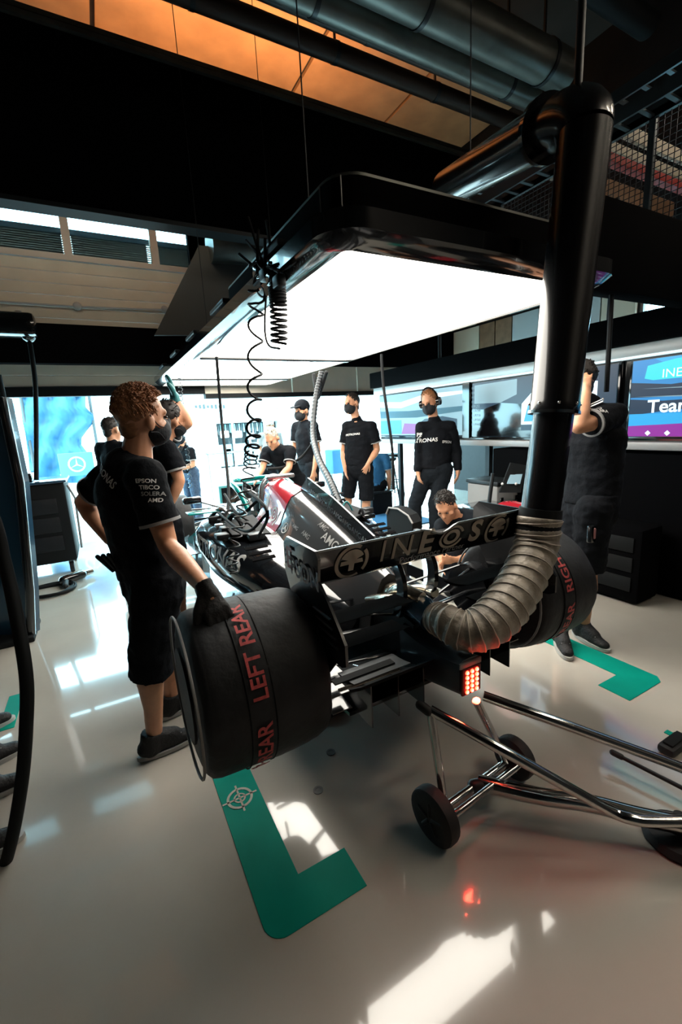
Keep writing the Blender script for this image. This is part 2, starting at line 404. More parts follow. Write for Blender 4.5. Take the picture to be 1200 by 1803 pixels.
# ------------------------------------------------------------------ overhead services
def lateral_pipe(name, label, cat, px, py, z, r, x0, x1, m, clamps=(), group=None):
    c = PZ(px, py, z); t = thing(name, label, cat, (x0, c.y, c.z - r), group)
    build(MB().tube([V((x0 + (x1 - x0) * i / 8, c.y, c.z)) for i in range(9)], r, 28), 'pipe', m, t)
    for cx_ in clamps:
        mb = MB(); mb.lathe(V((cx_ - 0.02, c.y, c.z)), XV, [(0, r), (0, r * 1.06), (0.04, r * 1.06), (0.04, r)], 24)
        mb.box((cx_, c.y, (c.z + ZC) / 2 + r / 2), (0.02, 0.02, ZC - c.z - r)); build(mb, 'hanger', 'dark_metal', t)
    return t
lateral_pipe('ventilation_duct', 'grey round ventilation duct under the ceiling, nearer to the orange panels', 'duct', 580, 8, 4.75, 0.115, -2.0, 4.6, 'duct_metal', (0.2, 2.0, 4.2), 'overhead ducts')
lateral_pipe('ventilation_duct', 'grey round ventilation duct under the ceiling, farther from the orange panels', 'duct', 785, 22, 4.75, 0.17, -2.0, 4.6, 'duct_metal', (0.9, 2.8, 4.3), 'overhead ducts')
lateral_pipe('service_pipe', 'thin brown service pipe running just above the black bulkhead', 'pipe', 620, 105, 4.95, 0.085, -2.0, 5.3, 'pipe_brown', (1.2, 2.55, 3.8), 'brown service pipes')
lateral_pipe('service_pipe', 'thin brown service pipe beside the nearer grey duct', 'pipe', 640, 60, 4.9, 0.065, -2.0, 5.3, 'pipe_brown', (1.5, 2.7), 'brown service pipes')
lateral_pipe('service_pipe', 'small grey pipe above the far grey duct at top right', 'pipe', 1120, 30, 5.3, 0.12, 2.4, 5.6, 'dark_metal', (4.0,), 'brown service pipes')
# ceiling lamp behind the bulkhead that warms the panels
lt = thing('uplighter', 'warm uplighter resting behind the black bulkhead', 'lamp', (2.1, 5.45, 4.7))
build(MB().box((2.1, 5.45, 4.74), (2.6, 0.16, 0.08), bev=0.01), 'housing', 'dark_metal', lt)
build(MB().box((2.1, 5.45, 4.786), (2.5, 0.11, 0.008)), 'diffuser', 'lamp_warm', lt)
la = bpy.data.objects.new('uplighter_lamp', bpy.data.lights.new('uplighter_lamp', 'AREA')); COL.objects.link(la)
la.data.shape = 'RECTANGLE'; la.data.size = 2.5; la.data.size_y = 0.1; la.data.energy = 34; la.data.color = (1.0, 0.52, 0.22)
la.parent = lt; la.location = (0, 0, 0.1); la.rotation_euler = (math.pi, 0, 0)
fd_ = thing('door_fill_light', 'flood light added out of view behind the black bulkhead to brighten the door', 'lamp', (0.1, 5.3, 3.85))  # added fill light, not a garage fixture; brightens the door slats
build(MB().box((0.1, 5.26, 3.95), (2.6, 0.08, 0.2), bev=.01), 'housing', 'dark_metal', fd_); build(MB().box((0.1, 5.306, 3.95), (2.5, 0.01, 0.16)), 'diffuser', 'fill', fd_, 0)
for x in (-1.0, 1.2): build(MB().box((x, 5.2, 3.95), (.04, .10, .04)), 'bracket', 'dark_metal', fd_)
# mesh cage and cable trays, top right
def tray(px, py, X, y0, y1, label):
    c = PX(px, py, X); t = thing('cable_tray', label, 'cable tray', (X, y0, c.z), 'cable trays at upper right')
    for s in (-1, 1): build(MB().box((X + s * 0.09, (y0 + y1) / 2, c.z + 0.04), (0.02, y1 - y0, 0.09)), 'side_rail', 'steel_blue', t)
    y = y0 + 0.05
    while y < y1: build(MB().box((X, y, c.z + 0.01), (0.16, 0.03, 0.015)), 'rung', 'steel_blue', t); y += 0.16
tray(1148, 155, 3.9, 0.8, 4.6, 'blue-grey steel cable tray, the upper of two beside the duct elbow')
tray(1148, 195, 3.6, 0.8, 4.6, 'blue-grey steel cable tray, the lower of two beside the duct elbow')
cg = thing('mesh_cage', 'wire mesh cage with steel posts above the garage screens', 'cage', (3.7, 2.0, 2.62))
for y in (0.9, 1.97, 3.3, 4.6): build(MB().box((3.7, y, 3.02), (0.04, 0.04, 0.85)), 'post', 'steel_blue', cg)
for z in (2.62, 3.42): build(MB().box((3.7, 2.75, z), (0.04, 3.75, 0.045)), 'rail', 'dark_metal', cg)
build(MB().box((4.6, 1.97, 2.78), (1.8, 0.05, 0.05)), 'rail', 'grey_frame', cg)
mb = MB()
for i in range(94): mb.box((3.7, 0.9 + i * 0.04, 3.02), (0.004, 0.005, 0.8))
for i in range(20): mb.box((3.7, 2.75, 2.64 + i * 0.04), (0.004, 3.7, 0.005))
build(mb, 'mesh', 'dark_metal', cg, 0)['kind'] = 'stuff'
def lateral_beam(px, py, Y, h, d, m, name, label, x0=4.0, x1=6.15):
    c = PY(px, py, Y); return tag(build(MB().box(((x0 + x1) / 2, Y, c.z), (x1 - x0, d, h), bev=0.01), name, m), label, 'beam')
lateral_beam(1150, 312, 2.5, 0.07, 0.08, 'red_beam', 'steel_beam', 'red steel beam behind the wire mesh cage at right', 3.85)
lateral_beam(1165, 262, 2.4, 0.10, 0.04, 'louvre', 'louvre_board', 'cream board behind the mesh, highest of three', 3.85)
lateral_beam(1165, 296, 2.8, 0.08, 0.04, 'louvre', 'louvre_board', 'cream board behind the mesh, just above the red beam', 3.85)
lateral_beam(1120, 350, 3.0, 0.16, 0.05, 'wood_brown', 'louvre_board', 'brown board behind the mesh below the red beam', 3.85)
# ------------------------------------------------------------------ gantry with light panels over the car
GZ = 2.05
gl, gr, gy0, gy1, gy2 = 0.86, 2.32, 1.46, 3.98, 6.4
gt = thing('lighting_gantry', 'glossy black lighting gantry with white light panels above the car', 'gantry', (1.6, 1.4, GZ - 0.01))
def rrect(x0, x1, y0, y1, r, n=6):
    P = []
    for cx_, cy_, a in ((x0 + r, y0 + r, 180), (x1 - r, y0 + r, 270), (x1 - r, y1 - r, 0), (x0 + r, y1 - r, 90)):
        for k in range(n + 1):
            t = math.radians(a + 90 * k / n); P.append((cx_ + r * math.cos(t), cy_ + r * math.sin(t)))
    return P
O = rrect(gl - 0.10, gr + 0.10, gy0 - 0.10, gy2 + 0.08, 0.16); I = rrect(gl, gr, gy0, gy2, 0.03)
O2 = rrect(gl - 0.06, gr + 0.06, gy0 - 0.06, gy2 + 0.04, 0.14)
mb = MB()
mb.rings([[V((x, y, GZ + 0.02)) for x, y in I], [V((x, y, GZ - 0.005)) for x, y in I], [V((x, y, GZ + 0.005)) for x, y in O2], [V((x, y, GZ + 0.035)) for x, y in O],
          [V((x, y, GZ + 0.10)) for x, y in O], [V((x, y, GZ + 0.125)) for x, y in O2], [V((x, y, GZ + 0.125)) for x, y in I]], False, True)
build(mb, 'rim', 'black_gloss', gt, 50)
build(MB().box(((gl + gr) / 2, (gy0 + gy1) / 2 - 0.01, GZ + 0.012), (gr - gl, gy1 - gy0 - 0.02, 0.01)), 'light_panel', 'panel_light', gt, 0)
build(MB().box(((gl + gr) / 2, (gy1 + 5.6) / 2 + 0.03, GZ + 0.012), (gr - gl, 5.6 - gy1 - 0.03, 0.01)), 'light_panel', 'panel_light', gt, 0)
build(MB().box(((gl + gr) / 2, (5.6 + gy2) / 2 + 0.03, GZ + 0.012), (gr - gl, gy2 - 5.6 - 0.06, 0.01)), 'light_panel', 'panel_light', gt, 0)
for y in (gy1, 5.62): build(MB().box(((gl + gr) / 2, y, GZ), (gr - gl, 0.05, 0.03), bev=0.006), 'crossbar', 'black_gloss', gt)
BX = rrect(gl + 0.02, gr + 0.08, gy0 + 0.06, 3.1, 0.12)
mb = MB().rings([[V((x, y, GZ + 0.12)) for x, y in BX], [V((x, y, GZ + 0.28)) for x, y in BX]])
build(mb, 'housing', 'void', gt, 50)
mb = MB().rings([[V((x, y, GZ + 0.28)) for x, y in BX], [V((x, y, GZ + 0.29)) for x, y in BX]]); build(mb, 'edge_trim', 'duct_metal', gt, 50)
for x, y in ((gl + .055, gy0 + .095), (gl + .022, gy0 + .20)): build(MB().tube([V((x - .004, y - .004, GZ + .13)), V((x - .004, y - .004, GZ + .28))], .003, 6), 'corner_trim', 'grey_frame', gt)
build(MB().box((4.05, gy0 + 0.12, GZ + 0.25), (3.3, 0.12, 0.46), bev=0.02), 'cross_beam', 'void', gt)
build(MB().box((1.6, 4.7, GZ + 0.25), (1.0, 3.1, 0.24), bev=0.03), 'housing', 'black_matte', gt)
for x, y in ((1.1, 2.2), (2.2, 2.2), (1.2, 5.0), (2.0, 5.0)): build(MB().tube([V((x, y, GZ + .27)), V((x, y, ZC))], 0.004, 6), 'hanger_rod', 'dark_metal', gt)
for i in range(5):
    y = 2.0 + i * 0.9; build(MB().box((gl - 0.075, y, GZ + 0.14), (0.05, 0.34, 0.03), bev=0.008), 'connector_box', 'dark_metal', gt)
# ------------------------------------------------------------------ engineers' island: screens, desk and header on the right
IX = 3.62
isl = thing('screen_island', 'long black engineers island with lit screens on the right', 'desk', (IX, 2.5, 0))
y0, y1 = -1.2, 5.45
build(MB().box((IX + 0.28, 1.05, 0.545), (0.5, 4.5, 1.09), bev=0.01), 'base_cabinet', 'void', isl)
build(MB().box((IX + 0.2, (y0 + y1) / 2, 1.15), (0.46, y1 - y0, 0.06), bev=0.008), 'desk_edge', 'grey_frame', isl)
build(MB().box((IX + 0.10, (y0 + y1) / 2, 1.50), (0.08, y1 - y0, 0.64)), 'screen_back', 'screen_black', isl)
build(MB().box((IX + 0.03, (y0 + y1) / 2, 1.855), (0.14, y1 - y0, 0.085), bev=0.005), 'light_strip', 'white_frame', isl)
build(MB().box((IX + 0.0, (y0 + y1) / 2, 1.806), (0.09, y1 - y0, 0.012)), 'led_line', 'strip_light', isl)
build(MB().box((IX + 0.05, (y0 + y1) / 2, 2.0), (0.3, y1 - y0, 0.21), bev=0.01), 'header', 'void', isl)
for y in (3.6, 5.3): build(MB().box((IX + 0.3, y, 0.56), (0.06, 0.06, 1.12)), 'leg', 'dark_metal', isl)
for y in (0.2, 2.2, 4.2): build(MB().tube([V((IX + .1, y, 2.1)), V((IX + .1, y, 3.0 if y < 4.6 else ZC))], 0.02), 'hanger_rod', 'dark_metal', isl)
def screen(ya, yb, shapes, label):
    t = thing('wall_screen', label, 'screen', (IX + 0.05, (ya + yb) / 2, 1.195), 'screens on the engineers island')
    build(MB().box((IX + 0.035, (ya + yb) / 2, 1.5), (0.03, yb - ya - 0.03, 0.60), bev=0.006), 'bezel', 'screen_black', t)
    pn = build(MB().box((IX + 0.019, (ya + yb) / 2, 1.5), (0.006, yb - ya - 0.06, 0.57)), 'display', 'screen_dark', t, 0)
    W = yb - ya - 0.07
    for i, (m, pts) in enumerate(shapes):       # pts in 0..1 of the display, u to the right in the room, v up
        c = V((IX + 0.0155 - i * 0.0004, 0, 0))
        P = [V((c.x, yb - 0.035 - W * u, 1.22 + 0.56 * v)) for u, v in pts]
        mb = MB().add(P, [tuple(range(len(P)))]); build(mb, 'picture', m, pn, 0)
    return t, pn
def R4(a, b, c, d): return [(a, c), (b, c), (b, d), (a, d)]
s1, p1 = screen(0.42, 1.98, [('scr_blue', R4(0, 1, 0.14, 1)), ('scr_sky', [(0.35, 0.62), (1, .6), (1, 1), (0.1, 1)]), ('scr_navy', [(0, .52), (.3, .5), (1, .42), (1, .68), (.55, .72), (.18, .66), (0, .72)]),
    ('scr_teal', [(.06, .76), (.07, .92), (.2, .97), (.44, .98), (.54, .92), (.58, .76), (.5, .73), (.1, .73)]),
    ('scr_navy', [(0.0, .28), (.2, .34), (.6, .36), (1, .33), (1, .44), (.5, .47), (.15, .46), (0, .5)]),
    ('scr_sky', R4(0, 1, 0.14, 0.30)), ('scr_purple', [(0, 0), (1, 0), (1, .14), (.3, .17), (0, .14)]),
    ('scr_grey', [(.05, .63), (.5, .60), (.9, .62), (.5, .57)]), ('scr_grey', [(.02, .53), (.4, .50), (.8, .52), (.4, .475)]),
    ('screen_black', R4(.44, .70, 0.13, .47))], 'large bright blue screen with a racing car graphic, right of the duct')
RT = V((0, -1, 0))
def yz(y, z): return V((IX + 0.011, y, z))
decal(text_mesh('TeamViewer', 0.02), 'lettering', 'scr_white', p1, yz(1.48, 1.435), RT, ZV, 0.13)
decal(text_mesh('00:28'), 'lettering', 'scr_white', p1, yz(1.03, 1.315), RT, ZV, 0.075, off=0.004)
decal([ring2d(.3, .38), flat_poly([(-.06, -.3), (.06, -.3), (.03, .3), (-.03, .3)])], 'emblem', 'scr_white', p1, yz(1.03, 1.42), RT, ZV, 0.09, off=0.004)
decal(text_mesh('INEOS'), 'lettering', 'scr_white', p1, yz(1.62, 1.665), RT, ZV, 0.085)
for i in range(6): decal(flat_poly([(-.5, 0), (0, .5), (.5, 0), (0, -.5)]), 'emblem', 'scr_white', p1, yz(1.8 - i * 0.13, 1.245), RT, ZV, 0.04)
s2, p2 = screen(2.02, 3.62, [('scr_navy', R4(0, 1, 0.0, 1)), ('scr_grey', [(.02, .62), (.25, .6), (.38, .72), (.38, .98), (.02, .96)]), ('screen_black', [(0, .08), (.42, .08), (.42, .55), (.25, .6), (.1, .5), (0, .52)]),
    ('scr_white', R4(.42, .9, .20, .95)), ('scr_navy', [(.42, .55), (.5, .75), (.55, .6), (.62, .85), (.9, .8), (.9, .95), (.42, .95)]), ('scr_sky', [(.44, .25), (.54, .25), (.55, .6), (.47, .55)]),
    ('scr_blue', [(.55, .3), (.62, .3), (.62, .55), (.56, .75)]), ('scr_teal', [(.66, .52), (.72, .68), (.80, .7), (.86, .52)]), ('scr_navy', [(.64, .28), (.88, .28), (.88, .5), (.64, .5)]), ('screen_black', R4(.0, 1, 0, .1))],
    'dark screen with a pit crew picture, left of the duct')
for i in range(9): decal(text_mesh('1:19.%d' % (i * 37 + 104)), 'lettering', 'scr_grey', p2, yz(3.53, 1.73 - i * 0.048), RT, ZV, 0.035)
decal(text_mesh('LIVE TIMING'), 'lettering', 'scr_grey', p2, yz(3.35, 1.245), RT, ZV, 0.035) if False else None
s3, p3 = screen(3.70, 5.40, [('scr_grey', R4(0, 1, .02, 1)), ('scr_white', [(0, .72), (.3, .66), (.62, .8), (1, .84), (1, .9), (.6, .92), (.3, .8), (0, .86)]), ('outside_pale', [(0, .45), (.5, .42), (1, .5), (1, .6), (.4, .58), (0, .62)]),
    ('scr_navy', [(.5, .05), (.95, .05), (.95, .35), (.8, .42), (.6, .38), (.5, .25)]), ('scr_purple', [(.3, .05), (.5, .05), (.5, .28), (.34, .3)]), ('scr_sky', R4(.0, .3, .05, .38))],
    'pale grey-blue screen behind the standing man with headset')
build(MB().box((IX + 0.005, 3.66, 1.5), (0.03, 0.1, 0.6)), 'divider', 'screen_black', isl)
# ------------------------------------------------------------------ floor markings
def tape(name, pts, label, m='tape_teal', z=0.003):
    return tag(build(MB().prism([V((x, y, 0.0)) for x, y in pts], (0, 0, z)), name, m, None, 0), label, 'floor tape')
def arc(cx, cy, r, a0, a1, n=7): return [(cx + r * math.cos(math.radians(a0 + (a1 - a0) * i / n)), cy + r * math.sin(math.radians(a0 + (a1 - a0) * i / n))) for i in range(n + 1)]
tl = tape('floor_tape', arc(.22 + .06, .975 + .06, .06, 180, 270) + [(.545, .975), (.545, 1.122), (.371, 1.122), (.371, 1.72), (.22, 1.72)], 'green L-shaped floor tape with white target behind the left tyre')
tape('floor_tape', [(2.148, 1.04), (2.44, 1.04), (2.478, 1.075), (2.478, 2.0), (2.318, 2.0), (2.318, 1.2), (2.148, 1.2)], 'green L-shaped floor tape beside the shoes of the man at right')
a = PZ(1168, 1290, 0); tape('floor_tape', [(a.x, a.y), (a.x + .03, a.y - .0), (a.x + .03, a.y - .35), (a.x, a.y - .35)], 'thin teal tape line at the right edge of the floor')
a = PZ(24, 1225, 0); tape('floor_tape', [(a.x - .02, a.y), (a.x + .05, a.y), (a.x + .05, a.y - .35), (a.x - .02, a.y - .35)], 'short teal tape mark by the shoes at left edge')
c = PZ(422, 1405, 0.004)
tg = decal([ring2d(.033, .041), ring2d(.014, .019), flat_poly([(-.055, -.003), (.055, -.003), (.055, .003), (-.055, .003)]), flat_poly([(-.003, -.055), (.003, -.055), (.003, .055), (-.003, .055)])], 'target_mark', 'tape_white', tl, c, XV, YV, 1.25, off=0.001)
for px, py in ((560, 1392), (582, 1325)):
    c = PZ(px, py, 0)
    tag(build(MB().lathe(c, ZV, [(0, .02), (.004, .02), (.004, .012), (.002, .011)], 20), 'floor_anchor', 'crate_grey'), 'small round floor anchor, %s the left tyre' % ('farther from' if py > 1350 else 'nearer to'), 'floor anchor', 'floor anchors')
# ------------------------------------------------------------------ racing car
CX = 1.36
car = thing('racing_car', 'black open-wheel racing car with red airbox and large rear wing', 'racing car', (CX, 3.5, 0))
def sect(y, prof):      # prof: list of (half width, z) from top centre down to the bottom; mirrored
    L = [V((CX - w_, y, z)) for w_, z in prof]; R = [V((CX + w_, y, z)) for w_, z in reversed(prof)]
    if abs(prof[0][0]) < 1e-6: R = R[:-1]
    if abs(prof[-1][0]) < 1e-6: R = R[1:]
    return L + R
def smooth_sections(S, n=4):
    out = []
    for i in range(len(S) - 1):
        a, b = S[i], S[i + 1]; p = S[max(i - 1, 0)]; q = S[min(i + 2, len(S) - 1)]
        for k in range(n):
            t = k / n
            out.append([0.5 * ((2 * B) + (Cc - A) * t + (2 * A - 5 * B + 4 * Cc - D) * t * t + (3 * B - A - 3 * Cc + D) * t ** 3) for A, B, Cc, D in zip(p, a, b, q)])
    out.append(S[-1]); return out
# engine cover, from the airbox to the tail
ES = [sect(y, pr) for y, pr in (
    (3.72, [(0, .97), (.075, .955), (.12, .90), (.135, .82), (.15, .74), (.20, .66), (.30, .60), (.40, .50), (.42, .3)]),
    (3.50, [(0, .985), (.085, .945), (.125, .895), (.15, .82), (.17, .74), (.23, .66), (.33, .60), (.42, .50), (.44, .3)]),
    (3.10, [(0, .935), (.10, .885), (.14, .83), (.175, .765), (.21, .69), (.27, .62), (.36, .55), (.43, .45), (.44, .26)]),
    (2.70, [(0, .83), (.10, .78), (.135, .73), (.17, .68), (.215, .61), (.275, .54), (.35, .46), (.39, .36), (.39, .22)]),
    (2.30, [(0, .70), (.08, .66), (.105, .62), (.13, .575), (.165, .51), (.21, .44), (.25, .37), (.27, .29), (.27, .2)]),
    (1.98, [(0, .58), (.05, .555), (.065, .53), (.085, .49), (.105, .44), (.125, .38), (.14, .32), (.15, .26), (.15, .2)]))]
mb = MB().rings(smooth_sections(ES, 5)); ec = build(mb, 'engine_cover', 'car_grey', car, 60)
# red airbox band laid over the front of the cover, with the air intake mouth
def offset_band(y0, y1, g, n=5, kmax=6):
    rs = []
    full = smooth_sections(ES, 10)
    for s in full:
        y = s[0].y
        if y0 <= y <= y1:
            c = V((CX, y, .6)); pts = s[len(s) - kmax:] + s[:kmax + 1]
            rs.append([p + (p - c).normalized() * g for p in pts])
    return rs
rs = offset_band(3.14, 3.73, 0.006); mb = MB().rings(rs, False, False, False); rb = build(mb, 'airbox_band', 'car_red', car, 60)
mb = MB().rings([[V((CX + math.cos(t) * a, y, .86 + math.sin(t) * b)) for t in [6.28318 * k / 20 for k in range(20)]] for y, a, b in ((3.725, .10, .085), (3.735, .085, .07), (3.60, .07, .055))], False, True)
build(mb, 'intake', 'black_matte', car)
# shark fin on the spine
fp = [(3.20, .93), (3.02, 1.05), (2.62, .945), (2.12, .775), (2.05, .70), (2.05, .58), (2.3, .68), (2.7, .81)]
mb = MB().prism([V((CX - .006, y, z)) for y, z in fp], (0.012, 0, 0)); fin = build(mb, 'fin', 'car_grey', car, 0)
# small camera pod and roll hoop
build(MB().box((CX, 3.62, 1.01), (.26, .07, .035), bev=.012), 'camera_pod', 'car_silver', car)
build(MB().tube(spline([V((CX - .15, 3.75, .72)), V((CX - .12, 3.78, .92)), V((CX, 3.8, 1.0)), V((CX + .12, 3.78, .92)), V((CX + .15, 3.75, .72))], 6), .022), 'roll_hoop', 'car_silver', car)
# sidepods with undercut
for s in (-1, 1):
    def sp(y, xi, xo, zt, zb, r=.07):
        pts = [(xi, zt), (xi + (xo - xi) * .55, zt - .005), (xo - r, zt - .03), (xo - .01, zt - .10), (xo, zt - .2), (xo - .05, zb + .12), (xo - .14, zb + .03), (xi, zb)]
        return [V((CX + s * x, y, z)) for x, z in pts]
    S = [sp(3.98, .3, .70, .66, .28), sp(3.85, .3, .74, .69, .24), sp(3.4, .28, .74, .68, .2), (sp(2.9, .24, .64, .60, .17)), sp(2.4, .16, .44, .46, .15), sp(2.05, .1, .26, .34, .14)]
    mb = MB().rings(smooth_sections(S, 4)); o = build(mb, 'sidepod', 'car_paint', car, 50)
    if s < 0: podL = o
    mb = MB().prism([V((CX + s * x, 3.985, z)) for x, z in ((.36, .61), (.64, .61), (.67, .52), (.62, .36), (.36, .36))], (0, .012, 0)); build(mb, 'inlet', 'void', o)
    build(MB().box((CX + s * .62, 3.93, .735), (.3, .16, .012), bev=.005), 'sidepod_wing', 'car_teal' if s < 0 else 'carbon', o)
    # mirror
    build(MB().box((CX + s * .66, 4.25, .80), (.17, .07, .065), bev=.02), 'mirror', 'car_paint', car)
    build(MB().tube([V((CX + s * .36, 4.2, .68)), V((CX + s * .6, 4.25, .78))], .008, 8), 'mirror_stalk', 'carbon', car)
    # bargeboards and turning vanes
    for k in range(4):
        y = 4.05 + k * .17; x = CX + s * (.62 + .03 * k)
        pts = [V((x, y, .08)), V((x + s * .03, y + .13, .08)), V((x + s * .02, y + .15, .46 - .04 * k)), V((x - s * .03, y + .02, .55 - .05 * k))]
        build(MB().prism(pts, (.006, .004, 0)), 'bargeboard', ('car_silver', 'carbon', 'car_teal', 'car_silver')[k], car, 0)
    build(MB().box((CX + s * .72, 4.3, .33), (.1, .5, .008)), 'winglet', 'car_silver', car)
    # floor edge fins
    for k in range(5): build(MB().box((CX + s * (.80 + .01 * k), 3.7 - .3 * k, .17), (.006, .22, .1)), 'floor_fin', 'carbon', car, 0)
# survival cell, cockpit opening, halo, nose
NS = [sect(y, pr) for y, pr in ((3.80, [(0, .62), (.14, .62), (.24, .60), (.30, .5), (.32, .36), (.3, .2)]), (4.2, [(0, .60), (.17, .62), (.24, .61), (.30, .5), (.31, .36), (.28, .2)]), (4.7, [(0, .60), (.14, .60), (.2, .57), (.24, .48), (.24, .36), (.22, .22)]),
    (5.5, [(0, .52), (.1, .515), (.14, .49), (.16, .42), (.16, .35), (.14, .28)]), (6.3, [(0, .38), (.07, .375), (.1, .35), (.11, .31), (.11, .27), (.09, .23)]), (6.7, [(0, .30), (.04, .295), (.05, .28), (.06, .26), (.06, .24), (.05, .22)]))]
build(MB().rings(smooth_sections(NS, 4)), 'nose', 'car_paint', car, 50)
mb = MB().rings([[V((CX + math.cos(t) * a, 4.22 + math.sin(t) * b, z)) for t in [6.28318 * k / 24 for k in range(24)]] for z, a, b in ((.64, .25, .44), (.68, .24, .42), (.67, .19, .36), (.60, .18, .34))], False, True)
build(mb, 'cockpit_surround', 'car_silver', car)
hp = spline([V((CX - .24, 3.86, .70)), V((CX - .27, 4.0, .86)), V((CX - .26, 4.3, .92)), V((CX - .14, 4.62, .90)), V((CX, 4.72, .88)), V((CX + .14, 4.62, .90)), V((CX + .26, 4.3, .92)), V((CX + .27, 4.0, .86)), V((CX + .24, 3.86, .70))], 6)
build(MB().tube(hp, .026, 12), 'halo', 'car_teal', car)
build(MB().tube([V((CX, 4.72, .88)), V((CX, 4.86, .6))], .022, 12), 'halo_pillar', 'carbon', car)
build(MB().box((CX, 3.95, .72), (.3, .2, .16), bev=.04), 'headrest', 'black_matte', car)
mb = MB().box((CX, 6.6, .12), (1.8, .35, .015))
for k in range(3): mb.box((CX, 6.5 - .12 * k, .17 + .03 * k), (1.7, .12, .012))
for s in (-1, 1): mb.box((CX + s * .9, 6.55, .2), (.015, .5, .22))
build(mb, 'front_wing', 'carbon', car)
# floor plank and diffuser
mb = MB().prism([V((CX + x, y, .075)) for x, y in ((-.80, 3.9), (-.86, 3.2), (-.80, 2.35), (-.55, 2.2), (-.5, 1.62), (.5, 1.62), (.55, 2.2), (.80, 2.35), (.86, 3.2), (.80, 3.9), (.35, 4.9), (-.35, 4.9))], (0, 0, .02))
build(mb, 'floor_plank', 'carbon', car, 0)
DS = [[V((CX - .5, y, z)), V((CX + .5, y, z)), V((CX + .5, y, z + .015)), V((CX - .5, y, z + .015))] for y, z in ((2.0, .1), (1.8, .13), (1.62, .2), (1.5, .28))]
build(MB().rings(DS), 'diffuser', 'black_matte', car, 0)
for k in range(-3, 4):
    if k: build(MB().prism([V((CX + k * .15, 2.0, .06)), V((CX + k * .15, 1.5, .07)), V((CX + k * .15, 1.5, .28)), V((CX + k * .15, 2.0, .1))], (.006, 0, 0)), 'diffuser_strake', 'carbon', car, 0)
a, b = PY(596, 1216, 1.47), PY(702, 1178, 1.47)
build(MB().tube([a, b], .008, 8), 'diffuser_lip', 'bare_metal', car)
build(MB().box(((a + b) / 2 + V((.0, .05, .012))), ((b - a).length, .04, .006)), 'diffuser_flap', 'black_matte', car, 0)
# gearbox, crash structure and rain light
GS = [sect(y, pr) for y, pr in ((2.2, [(0, .46), (.1, .45), (.15, .38), (.15, .2), (.1, .12)]), (1.85, [(0, .44), (.07, .43), (.1, .36), (.1, .2), (.07, .14)]), (1.68, [(0, .40), (.06, .395), (.075, .34), (.075, .2), (.05, .17)]))]
build(MB().rings(smooth_sections(GS, 3)), 'gearbox', 'dark_metal', car, 50)
CS = []
for y, wd, zt, zb in ((1.74, .11, .385, .12), (1.62, .10, .355, .13), (1.52, .085, .338, .145), (1.42, .072, .335, .16), (1.345, .068, .345, .175)):
    CS.append(sect(y, [(0, zt + .008), (wd * .7, zt + .004), (wd, zt - .008), (wd, zt - .03), (wd * .95, zb + .03), (wd * .7, zb)]))
crash = build(MB().rings(smooth_sections(CS, 3)), 'crash_structure', 'crash_paint', car, 45)
build(MB().box((CX, 1.343, .326), (.134, .012, .03), bev=.004), 'light_cap', 'crate_grey', crash)
lb = build(MB().box((CX, 1.339, .243), (.118, .014, .135), bev=.005), 'rain_light', 'led_board', car)
for i in range(3):
    for j in range(5):
        c = V((CX - .030 + i * .030, 1.330, .193 + j * .0245))
        o = build(MB().ell(c, (XV * .0105, YV * .006, ZV * .0105), 12, 6), 'led', 'led', lb, 180)
        build(MB().ell(c + V((0, -.004, 0)), (XV * .006, YV * .004, ZV * .006), 10, 5), 'led_core', 'led_core', lb, 180)
# exhaust and wastegates
ex = [V((CX, 2.15, .44)), V((CX, 1.95, .47)), V((CX, 1.75, .475)), V((CX - .005, 1.62, .46))]
build(MB().tube(spline(ex, 6), .062, 20), 'exhaust', 'bare_metal', car)
build(MB().tube(spline([V((CX - .005, 1.8, .475)), V((CX - .005, 1.70, .472)), V((CX - .005, 1.6, .452))], 5), .075, 20), 'exhaust_adapter', 'plastic_blue', car)
for s in (-1, 1): build(MB().tube(spline([V((CX + s * .1, 2.1, .4)), V((CX + s * .12, 1.85, .5)), V((CX + s * .1, 1.7, .53))], 5), .026, 12), 'wastegate_pipe', 'bare_metal', car)
# rear wing: endplates, main plane, flap, beam wing, pylon
WL, WR = 0.725, 1.995
def foil(y0, z0, y1, z1, cam_, th, n=8):
    up, lo = [], []
    for i in range(n + 1):
        t = i / n; y = y0 + (y1 - y0) * t; z = z0 + (z1 - z0) * t - cam_ * math.sin(math.pi * t)
        h = th * (math.sqrt(max(t, 0.001)) * (1 - t) * 2 + .12); up.append((y, z + h)); lo.append((y, z - h))
    return up + lo[::-1]
def span(P, xa, xb): return MB().prism([V((xa, y, z)) for y, z in P], (xb - xa, 0, 0))
build(span(foil(1.98, .775, 1.66, .765, .045, .008), WL, WR), 'main_plane', 'carbon', car, 50)
